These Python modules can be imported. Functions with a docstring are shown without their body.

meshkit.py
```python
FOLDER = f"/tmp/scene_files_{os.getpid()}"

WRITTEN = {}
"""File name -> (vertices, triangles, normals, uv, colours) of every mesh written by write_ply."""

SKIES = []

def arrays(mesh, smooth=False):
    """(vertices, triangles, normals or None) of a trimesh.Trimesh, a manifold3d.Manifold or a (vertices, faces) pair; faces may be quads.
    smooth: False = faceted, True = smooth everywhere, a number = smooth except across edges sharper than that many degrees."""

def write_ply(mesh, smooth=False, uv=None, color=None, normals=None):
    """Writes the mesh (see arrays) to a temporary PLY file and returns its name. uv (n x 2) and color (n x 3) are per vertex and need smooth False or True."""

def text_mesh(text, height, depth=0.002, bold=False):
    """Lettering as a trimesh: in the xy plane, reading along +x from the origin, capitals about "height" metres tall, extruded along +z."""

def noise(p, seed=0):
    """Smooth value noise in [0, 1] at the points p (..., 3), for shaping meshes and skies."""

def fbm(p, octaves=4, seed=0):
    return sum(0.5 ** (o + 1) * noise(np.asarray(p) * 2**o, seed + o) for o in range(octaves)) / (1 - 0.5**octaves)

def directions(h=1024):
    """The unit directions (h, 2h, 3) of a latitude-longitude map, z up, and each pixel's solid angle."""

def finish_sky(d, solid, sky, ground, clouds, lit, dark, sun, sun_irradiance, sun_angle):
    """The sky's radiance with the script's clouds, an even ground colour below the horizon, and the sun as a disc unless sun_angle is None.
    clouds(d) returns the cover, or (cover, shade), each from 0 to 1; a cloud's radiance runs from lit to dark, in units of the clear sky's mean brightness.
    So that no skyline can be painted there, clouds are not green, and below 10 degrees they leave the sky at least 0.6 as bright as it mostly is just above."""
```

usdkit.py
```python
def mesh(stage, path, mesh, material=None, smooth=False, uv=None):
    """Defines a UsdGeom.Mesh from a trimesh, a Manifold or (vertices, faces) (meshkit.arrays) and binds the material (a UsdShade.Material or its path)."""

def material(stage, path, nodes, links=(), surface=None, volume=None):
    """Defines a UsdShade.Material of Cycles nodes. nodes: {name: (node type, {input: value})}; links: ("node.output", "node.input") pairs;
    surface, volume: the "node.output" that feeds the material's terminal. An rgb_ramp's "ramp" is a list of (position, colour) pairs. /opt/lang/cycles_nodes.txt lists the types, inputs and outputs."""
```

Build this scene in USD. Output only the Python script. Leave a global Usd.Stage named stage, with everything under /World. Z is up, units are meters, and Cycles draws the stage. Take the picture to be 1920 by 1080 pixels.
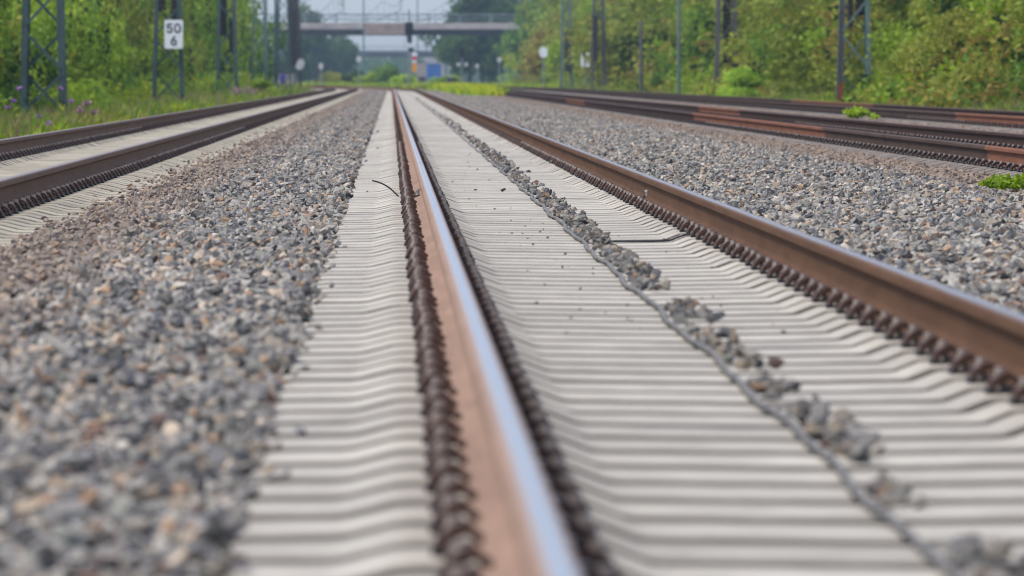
import math
import numpy as np
import trimesh
import usdkit
import meshkit
from pxr import Gf, Sdf, Usd, UsdGeom, UsdLux, UsdShade, Vt

stage = Usd.Stage.CreateInMemory()
UsdGeom.SetStageUpAxis(stage, "Z")
UsdGeom.SetStageMetersPerUnit(stage, 1.0)
world = UsdGeom.Xform.Define(stage, "/World")
stage.SetDefaultPrim(world.GetPrim())
UsdGeom.Scope.Define(stage, "/World/Looks")
material = lambda name, nodes, links, surface=None, volume=None: usdkit.material(stage, "/World/Looks/" + name, nodes, links, surface, volume)

# ------------------------------------------------------------------ camera, sky, sun
FPX = 12500.0                      # focal length in pixels of a 1920 wide picture
HC = 0.649                         # lens above the running surface of the middle track
cam = UsdGeom.Camera.Define(stage, "/World/camera")
cam.CreateHorizontalApertureAttr(36.0)
cam.CreateVerticalApertureAttr(36.0 * 9 / 16)
cam.CreateFocalLengthAttr(FPX / 1920 * 36)
cam.CreateFStopAttr(7.1)
cam.CreateFocusDistanceAttr(47.0)
cam.CreateClippingRangeAttr(Gf.Vec2f(0.1, 20000))
cam.CreateExposureAttr(1.2)
cam.AddTranslateOp().Set((0, 0, HC))
cam.AddRotateZOp().Set(-math.degrees(math.atan((960 - 733) / FPX)))
cam.AddRotateXOp().Set(90 - math.degrees(math.atan((540 - 148.5) / FPX)))

SUN_EL, SUN_AZ = math.radians(55), math.radians(-112)      # azimuth = atan2(x, y) towards the sun
material("sky_look", {
    "sky": ("sky_texture", {"sky_type": "single_scattering", "sun_disc": False, "sun_elevation": SUN_EL, "sun_rotation": SUN_AZ, "aerosol_density": 1.6, "altitude": 60.0}),
    "tc": ("texture_coordinate", {}),
    "mp": ("mapping", {"scale": (1.6, 1.6, 4.0)}),
    "n": ("noise_texture", {"scale": 1.7, "detail": 7.0, "roughness": 0.55}),
    "r": ("rgb_ramp", {"ramp": [(0.28, (0.55,) * 3), (0.62, (1,) * 3)]}),
    "grey": ("hsv", {"saturation": 0.6, "value": 1.35}),
    "mx": ("mix_color", {"blend_type": "mix"}),
    "tint": ("mix_color", {"blend_type": "multiply", "fac": 1.0, "b": (0.96, 1.0, 1.13), "use_clamp": False}),
    "bg": ("background_shader", {"strength": 0.07}),
}, [("tc.generated", "mp.vector"), ("mp.vector", "n.vector"), ("n.fac", "r.fac"), ("sky.color", "grey.color"), ("sky.color", "mx.a"), ("grey.color", "mx.b"), ("r.color", "mx.fac"), ("mx.result", "tint.a"), ("tint.result", "bg.color")], surface="bg.background")
sky = UsdLux.DomeLight.Define(stage, "/World/sky")
sky.CreateIntensityAttr(1.0)
UsdShade.MaterialBindingAPI.Apply(sky.GetPrim()).Bind(UsdShade.Material.Get(stage, "/World/Looks/sky_look"))
sun = UsdLux.DistantLight.Define(stage, "/World/sun")
sun.CreateIntensityAttr(0.4)
sun.CreateAngleAttr(10.0)
sun.CreateColorAttr(Gf.Vec3f(1.0, 0.95, 0.86))
sun.GetPrim().CreateAttribute("inputs:normalize", Sdf.ValueTypeNames.Bool).Set(True)
sun.AddRotateZOp().Set(-math.degrees(SUN_AZ))
sun.AddRotateXOp().Set(-(90 - math.degrees(SUN_EL)))

# ------------------------------------------------------------------ names, things, parts
USED = {}
def numbered(parent, name):
    k = USED.get((parent, name), 0)
    USED[(parent, name)] = k + 1
    return name if k == 0 else f"{name}_{k:03d}"
def pathof(p):
    return str(p.GetPath()) if p is not None else "/World"
def tag(p, label=None, cat=None, group=None, kind=None):
    for k, v in (("label", label), ("category", cat), ("group", group), ("kind", kind)):
        if v:
            p.SetCustomDataByKey(k, v)
    return p
def place(p, loc=(0, 0, 0), rz=0.0, scale=None):
    x = UsdGeom.Xformable(p)
    x.ClearXformOpOrder()
    x.AddTranslateOp().Set(Gf.Vec3d(*map(float, loc)))
    if rz:
        x.AddRotateZOp().Set(math.degrees(rz))
    if scale is not None:
        x.AddScaleOp().Set(Gf.Vec3f(*np.broadcast_to(np.asarray(scale, float), 3).tolist()))
def xform(name, parent=None, loc=(0, 0, 0), rz=0.0, scale=None):
    pp = pathof(parent)
    p = UsdGeom.Xform.Define(stage, f"{pp}/{numbered(pp, name)}").GetPrim()
    place(p, loc, rz, scale)
    return p
def thing(name, label, cat, loc=(0, 0, 0), rz=0.0, group=None, scale=None, kind=None):
    return tag(xform(name, None, loc, rz, scale), label, cat, group, kind)
def mesh(name, m, mat, parent=None, smooth=False, loc=None, rz=0.0):
    pp = pathof(parent)
    p = usdkit.mesh(stage, f"{pp}/{numbered(pp, name)}", m, "/World/Looks/" + mat, smooth).GetPrim()
    if (mat in ("stone", "stone_dirty") or mat.startswith("leaf_")) and smooth is False:
        give_tone(p, m, USED[(pp, name)] + len(m[0]) * 13)
    if loc is not None or rz:
        place(p, loc or (0, 0, 0), rz)
    return p
def give_tone(prim_or_path, m, seed):
    """A tone per separate piece (stone, leaf) of a mesh, as the vertex attribute "tone"."""
    v, f = np.asarray(m[0]), np.asarray(m[1])
    import scipy.sparse as sp
    g = sp.coo_matrix((np.ones(len(f) * 2), (np.r_[f[:, 0], f[:, 1]], np.r_[f[:, 1], f[:, 2]])), shape=(len(v), len(v)))
    k, lab = sp.csgraph.connected_components(g, directed=False)
    tone = np.random.default_rng(seed).random(k)[lab]
    prim = stage.GetPrimAtPath(prim_or_path) if isinstance(prim_or_path, str) else prim_or_path
    UsdGeom.PrimvarsAPI(prim).CreatePrimvar("tone", Sdf.ValueTypeNames.FloatArray, "vertex").Set(Vt.FloatArray.FromNumpy(tone.astype(np.float32)))
def copy(src, name, parent, loc, rz=0.0, scale=None):
    p = xform(name, parent, loc, rz, scale)
    p.GetReferences().AddInternalReference(src.GetPath())
    p.SetInstanceable(True)
    return p
def instancer(name, protos, pos, idx, rz=None, scale=None, quats=None, parent=None, label=None, cat=None):
    """protos: list of lists of (mesh, material, smooth)."""
    pp = pathof(parent)
    pi = UsdGeom.PointInstancer.Define(stage, f"{pp}/{numbered(pp, name)}")
    base = str(pi.GetPath())
    for k, parts in enumerate(protos):
        x = UsdGeom.Xform.Define(stage, f"{base}/shapes/shape_{k:03d}")
        for j, (m, mat, sm) in enumerate(parts):
            usdkit.mesh(stage, f"{x.GetPath()}/piece_{j:03d}", m, "/World/Looks/" + mat, sm)
            if mat in ("stone", "stone_dirty") or mat.startswith("leaf_"):
                give_tone(f"{x.GetPath()}/piece_{j:03d}", m, k * 31 + j)
        pi.CreatePrototypesRel().AddTarget(x.GetPath())
    n = len(pos)
    pi.CreatePositionsAttr(Vt.Vec3fArray.FromNumpy(np.asarray(pos, np.float32)))
    pi.CreateProtoIndicesAttr(Vt.IntArray.FromNumpy(np.asarray(idx, np.int32)))
    if quats is None:
        rz = np.zeros(n) if rz is None else np.asarray(rz)
        quats = np.stack([np.cos(rz / 2), 0 * rz, 0 * rz, np.sin(rz / 2)], 1)
    pi.CreateOrientationsAttr(Vt.QuathArray([Gf.Quath(float(a), float(b), float(c), float(d)) for a, b, c, d in quats]))
    if scale is not None:
        sc = np.asarray(scale, np.float32)
        if sc.ndim == 1:
            sc = np.repeat(sc[:, None], 3, 1)
        pi.CreateScalesAttr(Vt.Vec3fArray.FromNumpy(sc))
    return tag(pi.GetPrim(), label, cat, None, "stuff")

# ------------------------------------------------------------------ mesh helpers (vertices, triangles)
def cat(*ms):
    v, f, n = [], [], 0
    for a, b in ms:
        v.append(np.asarray(a, float)); f.append(np.asarray(b, int) + n); n += len(a)
    return np.vstack(v), np.vstack(f)
def box(x0, x1, y0, y1, z0, z1, ch=0.0):
    if ch > 0:
        pts = []
        for sx in (0, 1):
            for sy in (0, 1):
                for sz in (0, 1):
                    c = np.array([(x0, x1)[sx], (y0, y1)[sy], (z0, z1)[sz]])
                    d = np.array([1 - 2 * sx, 1 - 2 * sy, 1 - 2 * sz]) * ch
                    for k in range(3):
                        e = d.copy(); e[k] = 0
                        pts.append(c + e)
        h = trimesh.convex.convex_hull(np.array(pts))
        return np.array(h.vertices), np.array(h.faces)
    m = trimesh.creation.box(bounds=[[x0, y0, z0], [x1, y1, z1]])
    return np.array(m.vertices), np.array(m.faces)
def bar(a, b, w, d=None, up=(0, 0, 1)):
    """A rectangular bar from a to b."""
    a, b = np.asarray(a, float), np.asarray(b, float)
    d = w if d is None else d
    t = b - a; L = np.linalg.norm(t); t = t / L
    u = np.asarray(up, float)
    if abs(t @ u) > 0.95:
        u = np.array([0, 1.0, 0])
    s = np.cross(t, u); s /= np.linalg.norm(s); n = np.cross(s, t)
    m = trimesh.creation.box((w, d, L))
    R = np.stack([s, n, t], 1)
    return np.array(m.vertices) @ R.T + (a + b) / 2, np.array(m.faces)
def tube(pts, r, sides=6, cap=True):
    p = np.asarray(pts, float); n = len(p)
    r = np.broadcast_to(np.asarray(r, float), n)
    t = np.gradient(p, axis=0); t /= np.maximum(np.linalg.norm(t, axis=1, keepdims=True), 1e-9)
    u = np.cross(t[0], [0, 0, 1.0]);
    if np.linalg.norm(u) < 1e-3:
        u = np.cross(t[0], [1.0, 0, 0])
    U = np.empty_like(p)
    for i in range(n):
        u = u - (u @ t[i]) * t[i]; u = u / np.linalg.norm(u); U[i] = u
    V = np.cross(t, U)
    a = np.arange(sides) / sides * 2 * np.pi
    v = (p[:, None] + r[:, None, None] * (np.cos(a)[None, :, None] * U[:, None] + np.sin(a)[None, :, None] * V[:, None])).reshape(-1, 3)
    i, j = np.meshgrid(np.arange(n - 1), np.arange(sides), indexing="ij")
    j2 = (j + 1) % sides
    A, B, C, D = i * sides + j, i * sides + j2, (i + 1) * sides + j2, (i + 1) * sides + j
    f = np.vstack([np.stack([A, B, C], -1).reshape(-1, 3), np.stack([A, C, D], -1).reshape(-1, 3)])
    if cap:
        k = len(v); v = np.vstack([v, p[0], p[-1]])
        q = np.arange(sides); q2 = (q + 1) % sides; e = (n - 1) * sides
        f = np.vstack([f, np.stack([q2, q, np.full(sides, k)], 1), np.stack([e + q, e + q2, np.full(sides, k + 1)], 1)])
    return v, f
def spline(ctrl, n):
    from scipy.interpolate import CubicSpline
    c = np.asarray(ctrl, float)
    s = np.r_[0, np.cumsum(np.linalg.norm(np.diff(c, axis=0), axis=1))]
    return CubicSpline(s, c)(np.linspace(0, s[-1], n))
def cyl(c, r, h, sides=12, axis="z", r2=None):
    c = np.asarray(c, float); d = {"x": (1, 0, 0), "y": (0, 1, 0), "z": (0, 0, 1)}[axis]
    return tube([c, c + np.asarray(d) * h], [r, r if r2 is None else r2], sides)
def sweep(profile, path, closed=True):
    """A closed (x, z) profile carried along path points (x, y, z); the profile stays upright and square to the path's plan."""
    pr, p = np.asarray(profile, float), np.asarray(path, float)
    t = np.gradient(p, axis=0)[:, :2]; t /= np.linalg.norm(t, axis=1, keepdims=True)
    s = np.stack([t[:, 1], -t[:, 0], 0 * t[:, 0]], 1)
    v = (p[:, None] + pr[None, :, 0, None] * s[:, None] + pr[None, :, 1, None] * np.array([0, 0, 1.0])).reshape(-1, 3)
    n, k = len(p), len(pr)
    i, j = np.meshgrid(np.arange(n - 1), np.arange(k if closed else k - 1), indexing="ij"); j2 = (j + 1) % k
    A, B, C, D = i * k + j, i * k + j2, (i + 1) * k + j2, (i + 1) * k + j
    f = np.vstack([np.stack([A, B, C], -1).reshape(-1, 3), np.stack([A, C, D], -1).reshape(-1, 3)])
    return v, f
def move(m, d=(0, 0, 0), s=1.0, rz=0.0):
    v = np.asarray(m[0], float) * s
    if rz:
        c, q = math.cos(rz), math.sin(rz)
        v = v @ np.array([[c, q, 0], [-q, c, 0], [0, 0, 1]])
    return v + np.asarray(d, float), m[1]

# the line runs straight along +y, then bends gently to the left
BEND, RADIUS = 430.0, 2900.0
def bend(y):
    return -np.maximum(np.asarray(y, float) - BEND, 0) ** 2 / (2 * RADIUS)
def heading(y):
    return max(y - BEND, 0) / RADIUS
def at(px, Y, py=None, z=None):
    """The point Y metres ahead seen at a pixel of the 1920 x 1080 photograph (used to read positions off it)."""
    return np.array([(px - 733) / FPX * Y, Y, z if z is not None else HC - (py - 148.5) / FPX * Y])

# ------------------------------------------------------------------ materials
def simple(name, color, rough=0.7, metallic=0.0, var=0.25, scale=6.0, spec=0.4, bump=0.0):
    c = np.asarray(color, float)
    nodes = {"g": ("geometry", {}), "n": ("noise_texture", {"scale": scale, "detail": 6.0, "roughness": 0.65}),
             "r": ("rgb_ramp", {"ramp": [(0.3, tuple(c * (1 - var))), (0.7, tuple(np.minimum(c * (1 + var), 0.95)))]}),
             "p": ("principled_bsdf", {"roughness": rough, "metallic": metallic, "specular_ior_level": spec})}
    links = [("g.position", "n.vector"), ("n.fac", "r.fac"), ("r.color", "p.base_color")]
    if bump:
        nodes["b"] = ("bump", {"strength": bump, "distance": 0.01})
        links += [("n.fac", "b.height"), ("b.normal", "p.normal")]
    return material(name, nodes, links, "p.BSDF")

def rail_look(name, rust, rust2, shine=0.0, half=0.02, centre=0.0, steel_rough=0.22, steel=(0.62, 0.62, 0.64)):
    """Rusty steel whose running band is worn bright; the band lies along the middle of the head."""
    material(name, {
        "tc": ("texture_coordinate", {}), "sep": ("separate_xyz", {}), "g": ("geometry", {}),
        "mp": ("mapping", {"scale": (1.0, 0.12, 1.0)}),
        "n": ("noise_texture", {"scale": 9.0, "detail": 8.0, "roughness": 0.7}),
        "n2": ("noise_texture", {"scale": 120.0, "detail": 4.0, "roughness": 0.7}),
        "mxn": ("math", {"math_type": "multiply_add", "value2": 0.45, "value3": 0.0}),
        "addn": ("math", {"math_type": "multiply_add", "value2": 0.55}),
        "r": ("rgb_ramp", {"ramp": [(0.3, rust), (0.68, rust2)]}),
        "off": ("math", {"math_type": "subtract", "value2": centre}), "ab": ("math", {"math_type": "absolute"}),
        "wob": ("math", {"math_type": "multiply_add", "value2": 0.012}),
        "band": ("map_range", {"range_type": "smoothstep", "from_min": half - 0.007, "from_max": half + 0.019, "to_min": 1.0, "to_max": 0.0, "clamp": True}),
        "top": ("map_range", {"range_type": "linear", "from_min": -0.012, "from_max": -0.006, "to_min": 0.0, "to_max": 1.0, "clamp": True}),
        "mul": ("math", {"math_type": "multiply"}), "mul2": ("math", {"math_type": "multiply", "value2": shine}),
        "col": ("mix_color", {"b": steel}),
        "ro": ("map_range", {"from_min": 0.0, "from_max": 1.0, "to_min": 0.72, "to_max": steel_rough}),
        "b": ("bump", {"strength": 0.25, "distance": 0.002}),
        "p": ("principled_bsdf", {"specular_ior_level": 0.08}),
    }, [("tc.object", "sep.vector"), ("g.position", "mp.vector"), ("mp.vector", "n.vector"), ("g.position", "n2.vector"),
        ("n2.fac", "mxn.value1"), ("n.fac", "addn.value1"), ("mxn.value", "addn.value3"), ("addn.value", "r.fac"),
        ("sep.x", "off.value1"), ("off.value", "ab.value1"), ("n.fac", "wob.value1"), ("ab.value", "wob.value3"), ("wob.value", "band.value"), ("sep.z", "top.value"),
        ("band.result", "mul.value1"), ("top.result", "mul.value2"), ("mul.value", "mul2.value1"),
        ("mul2.value", "col.fac"), ("r.color", "col.a"), ("col.result", "p.base_color"), ("mul2.value", "p.metallic"),
        ("mul2.value", "ro.value"), ("ro.result", "p.roughness"), ("n2.fac", "b.height"), ("b.normal", "p.normal")], "p.BSDF")
rail_look("rail_bright", (0.16, 0.098, 0.07), (0.34, 0.225, 0.165), 1.0, 0.017, 0.004, 0.30, (0.60, 0.585, 0.575))
rail_look("rail_worn", (0.05, 0.023, 0.011), (0.125, 0.064, 0.033), 0.8, 0.020, 0.0, 0.32, (0.40, 0.39, 0.39))
rail_look("rail_dull", (0.085, 0.041, 0.02), (0.165, 0.085, 0.047), 0.6, 0.026, 0.0, 0.4, (0.42, 0.38, 0.37))
rail_look("rail_dark", (0.024, 0.011, 0.008), (0.058, 0.029, 0.021), 0.4, 0.024, 0.0, 0.45, (0.3, 0.26, 0.26))
rail_look("rail_brown", (0.035, 0.02, 0.014), (0.08, 0.05, 0.036), 0.35, 0.02, 0.0, 0.6, (0.25, 0.2, 0.18))
rail_look("rail_orange", (0.08, 0.033, 0.019), (0.22, 0.092, 0.052), 0.0)
simple("clamp_rust", (0.062, 0.033, 0.024), 0.6, 0.0, 0.6, 60, 0.35)
simple("clamp_dark", (0.024, 0.013, 0.010), 0.6, 0.0, 0.5, 60, 0.4)
simple("guide_plate", (0.03, 0.026, 0.025), 0.7, 0.0, 0.4, 40)
simple("bolt_steel", (0.27, 0.225, 0.19), 0.5, 0.2, 0.4, 50)
simple("black_plate", (0.012, 0.011, 0.011), 0.6)
simple("black_rubber", (0.012, 0.012, 0.013), 0.5)
simple("grey_cable", (0.14, 0.132, 0.122), 0.6, 0.0, 0.35, 25)

def concrete_look(name, lo, hi, stain, grime):
    """Concrete that differs a little from sleeper to sleeper, with blotches and fine pores."""
    material(name, {
        "g": ("geometry", {}), "sep": ("separate_xyz", {}), "dv": ("math", {"math_type": "divide", "value2": 0.6}), "fl": ("math", {"math_type": "floor"}),
        "wn": ("white_noise_texture", {"dimensions": "1D"}),
        "mp": ("mapping", {"scale": (1, 1, 1)}),
        "n": ("noise_texture", {"scale": 5.0, "detail": 8.0, "roughness": 0.65}),
        "n3": ("noise_texture", {"scale": 140.0, "detail": 3.0, "roughness": 0.6}),
        "n2": ("noise_texture", {"scale": 1.3, "detail": 5.0, "roughness": 0.6}),
        "r": ("rgb_ramp", {"ramp": [(0.28, lo), (0.62, hi)]}),
        "sr": ("rgb_ramp", {"ramp": [(0.52, (0, 0, 0)), (0.72, (grime,) * 3)]}),
        "m1": ("mix_color", {"b": stain}),
        "vr": ("map_range", {"from_min": 0, "from_max": 1, "to_min": 0.86, "to_max": 1.06}),
        "pr": ("map_range", {"from_min": 0.3, "from_max": 0.5, "to_min": 0.86, "to_max": 1.0, "clamp": True}),
        "vv": ("math", {"math_type": "multiply"}),
        "hs": ("hsv", {}),
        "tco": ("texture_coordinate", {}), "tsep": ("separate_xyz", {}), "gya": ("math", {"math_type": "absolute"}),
        "gap_shade_mask": ("map_range", {"from_min": 0.1915, "from_max": 0.1965, "to_min": 0.0, "to_max": 0.85, "clamp": True}),
        "gap_shade": ("mix_color", {"b": (0.075, 0.064, 0.054)}),  # shade of the gaps, painted dark into the concrete of the sleeper sides
        "rxa": ("math", {"math_type": "absolute"}), "rxo": ("math", {"math_type": "subtract", "value2": 0.7525}), "rxb": ("math", {"math_type": "absolute"}),
        "rxr": ("map_range", {"range_type": "smoothstep", "from_min": 0.13, "from_max": 0.27, "to_min": 0.55, "to_max": 0.0, "clamp": True}), "rxm": ("math", {"math_type": "multiply"}),
        "rust": ("mix_color", {"b": (0.25, 0.19, 0.135)}),
        "b": ("bump", {"strength": 0.3, "distance": 0.002}),
        "p": ("principled_bsdf", {"roughness": 0.85, "specular_ior_level": 0.25}),
    }, [("g.position", "sep.vector"), ("sep.y", "dv.value1"), ("dv.value", "fl.value1"), ("fl.value", "wn.w"), ("g.position", "n.vector"), ("g.position", "n2.vector"), ("g.position", "n3.vector"),
        ("n.fac", "r.fac"), ("n2.fac", "sr.fac"), ("r.color", "m1.a"), ("sr.color", "m1.fac"), ("wn.value", "vr.value"), ("n3.fac", "pr.value"), ("vr.result", "vv.value1"), ("pr.result", "vv.value2"),
        ("m1.result", "hs.color"), ("vv.value", "hs.value"), ("tsep.x", "rxa.value1"), ("rxa.value", "rxo.value1"), ("rxo.value", "rxb.value1"), ("rxb.value", "rxr.value"), ("rxr.result", "rxm.value1"), ("n.fac", "rxm.value2"), ("rxm.value", "rust.fac"), ("hs.color", "rust.a"), ("rust.result", "gap_shade.a"), ("tco.object", "tsep.vector"), ("tsep.y", "gya.value1"), ("gya.value", "gap_shade_mask.value"), ("gap_shade_mask.result", "gap_shade.fac"), ("gap_shade.result", "p.base_color"), ("n3.fac", "b.height"), ("b.normal", "p.normal")], "p.BSDF")
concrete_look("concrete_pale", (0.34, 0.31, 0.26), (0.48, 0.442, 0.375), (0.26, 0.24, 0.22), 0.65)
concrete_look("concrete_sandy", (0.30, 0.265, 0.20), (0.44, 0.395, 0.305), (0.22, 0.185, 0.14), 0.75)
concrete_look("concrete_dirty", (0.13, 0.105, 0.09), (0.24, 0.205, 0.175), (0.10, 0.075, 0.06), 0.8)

def stone_look(name, lo=0.36, hi=1.06):
    """Crushed stone: each stone has its own tone; brown dust lies on those near the two outer tracks."""
    material(name, {
        "g": ("geometry", {}), "at": ("attribute", {"attribute": "tone"}), "oi": ("object_info", {}), "ad": ("math", {"math_type": "add"}), "fr": ("math", {"math_type": "fraction"}),
        "r": ("rgb_ramp", {"interpolate": False, "ramp": [
            (0.0, (0.078, 0.076, 0.070)), (0.06, (0.158, 0.149, 0.139)), (0.15, (0.252, 0.233, 0.211)), (0.26, (0.325, 0.303, 0.277)), (0.36, (0.263, 0.253, 0.246)),
            (0.45, (0.388, 0.358, 0.312)), (0.56, (0.347, 0.298, 0.237)), (0.65, (0.452, 0.417, 0.360)), (0.73, (0.420, 0.328, 0.233)), (0.80, (0.295, 0.290, 0.246)),
            (0.85, (0.568, 0.509, 0.431)), (0.90, (0.441, 0.285, 0.176)), (0.94, (0.190, 0.117, 0.088)), (0.965, (0.610, 0.490, 0.369))]}),
        "n": ("noise_texture", {"scale": 45.0, "detail": 5.0, "roughness": 0.7}), "vr": ("map_range", {"from_min": 0.25, "from_max": 0.75, "to_min": lo, "to_max": hi}),
        "hs": ("hsv", {}),
        "sep": ("separate_xyz", {}), "n2": ("noise_texture", {"scale": 1.1, "detail": 4.0}),
        "w": ("math", {"math_type": "multiply_add", "value2": 0.9}),
        "l": ("map_range", {"range_type": "smoothstep", "from_min": -0.55, "from_max": -1.15, "to_min": 0.0, "to_max": 0.62, "clamp": True}),
        "rr": ("map_range", {"range_type": "smoothstep", "from_min": 4.45, "from_max": 4.95, "to_min": 0.0, "to_max": 0.85, "clamp": True}),
        "mxm": ("math", {"math_type": "maximum"}),
        "dust": ("mix_color", {"b": (0.23, 0.165, 0.12)}),
        "b": ("bump", {"strength": 0.35, "distance": 0.004}),
        "p": ("principled_bsdf", {"roughness": 0.82, "specular_ior_level": 0.3}),
    }, [("at.fac", "ad.value1"), ("oi.random", "ad.value2"), ("ad.value", "fr.value1"), ("fr.value", "r.fac"), ("g.position", "n.vector"), ("n.fac", "vr.value"), ("r.color", "hs.color"), ("vr.result", "hs.value"),
        ("g.position", "sep.vector"), ("g.position", "n2.vector"), ("n2.fac", "w.value1"), ("sep.x", "w.value3"), ("w.value", "l.value"), ("w.value", "rr.value"), ("l.result", "mxm.value1"), ("rr.result", "mxm.value2"),
        ("mxm.value", "dust.fac"), ("hs.color", "dust.a"), ("dust.result", "p.base_color"), ("n.fac", "b.height"), ("b.normal", "p.normal")], "p.BSDF")
stone_look("stone")
stone_look("stone_dirty", 0.22, 0.72)
simple("bed_dirt", (0.04, 0.035, 0.031), 0.95, 0, 0.5, 14, 0.2, 0.6)
simple("crib_dirt", (0.055, 0.046, 0.04), 0.95, 0, 0.5, 20, 0.2, 0.5)
material("ground_look", {
    "g": ("geometry", {}), "n": ("noise_texture", {"scale": 0.7, "detail": 8.0, "roughness": 0.65}), "n2": ("noise_texture", {"scale": 0.06, "detail": 5.0}),
    "r": ("rgb_ramp", {"ramp": [(0.3, (0.03, 0.032, 0.015)), (0.55, (0.05, 0.055, 0.022)), (0.72, (0.09, 0.075, 0.04))]}),
    "r2": ("rgb_ramp", {"ramp": [(0.35, (0.6, 0.7, 0.5)), (0.65, (1.2, 1.15, 1.0))]}), "m": ("mix_color", {"blend_type": "multiply", "fac": 1.0, "use_clamp": False}),
    "p": ("principled_bsdf", {"roughness": 0.95, "specular_ior_level": 0.1})},
    [("g.position", "n.vector"), ("g.position", "n2.vector"), ("n.fac", "r.fac"), ("n2.fac", "r2.fac"), ("r.color", "m.a"), ("r2.color", "m.b"), ("m.result", "p.base_color")], "p.BSDF")

def leaf_look(name, a, b, c, clump=0.5, trans=0.35):
    """Leaves: tone differs from leaf to leaf and from clump to clump."""
    material(name, {
        "g": ("geometry", {}), "at": ("attribute", {"attribute": "tone"}), "oi": ("object_info", {}), "ad": ("math", {"math_type": "add"}), "fr": ("math", {"math_type": "fraction"}),
        "n": ("noise_texture", {"scale": clump, "detail": 4.0, "roughness": 0.6}),
        "mix": ("math", {"math_type": "multiply_add", "value2": 0.35}), "nn": ("map_range", {"from_min": 0.3, "from_max": 0.7, "to_min": 0.0, "to_max": 0.65, "clamp": True}),
        "r": ("rgb_ramp", {"ramp": [(0.05, a), (0.5, b), (0.95, c)]}),
        "p": ("principled_bsdf", {"roughness": 0.6, "specular_ior_level": 0.12}),
        "t": ("translucent_bsdf", {}), "br": ("hsv", {"value": 1.3, "saturation": 1.1, "hue": 0.49}), "mx": ("mix_closure", {"fac": trans})},
        [("at.fac", "ad.value1"), ("oi.random", "ad.value2"), ("ad.value", "fr.value1"), ("fr.value", "mix.value1"), ("g.position", "n.vector"), ("n.fac", "nn.value"), ("nn.result", "mix.value3"), ("mix.value", "r.fac"),
         ("r.color", "p.base_color"), ("r.color", "br.color"), ("br.color", "t.color"), ("p.BSDF", "mx.closure1"), ("t.BSDF", "mx.closure2")], "mx.closure")
leaf_look("leaf_fresh", (0.102, 0.163, 0.019), (0.203, 0.308, 0.032), (0.364, 0.444, 0.060))
leaf_look("leaf_green", (0.058, 0.121, 0.021), (0.117, 0.213, 0.032), (0.214, 0.316, 0.047))
leaf_look("leaf_olive", (0.109, 0.124, 0.023), (0.216, 0.237, 0.040), (0.390, 0.361, 0.069))
leaf_look("leaf_bronze", (0.130, 0.104, 0.029), (0.259, 0.206, 0.052), (0.347, 0.330, 0.069))
leaf_look("leaf_silver", (0.130, 0.155, 0.046), (0.259, 0.299, 0.098), (0.520, 0.557, 0.208))
leaf_look("leaf_dark", (0.013, 0.027, 0.006), (0.026, 0.054, 0.011), (0.051, 0.088, 0.016))
leaf_look("leaf_bank", (0.099, 0.127, 0.024), (0.189, 0.243, 0.038), (0.355, 0.360, 0.066), 0.35)
leaf_look("leaf_lime", (0.169, 0.262, 0.023), (0.317, 0.444, 0.039), (0.508, 0.586, 0.068))
leaf_look("leaf_bright", (0.182, 0.286, 0.039), (0.312, 0.468, 0.065), (0.468, 0.598, 0.104), 0.5, 0.4)
leaf_look("leaf_dry", (0.120, 0.100, 0.050), (0.200, 0.165, 0.080), (0.300, 0.250, 0.130), 0.5)
leaf_look("leaf_grass", (0.129, 0.175, 0.022), (0.258, 0.315, 0.034), (0.460, 0.438, 0.069), 0.4)
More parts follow.
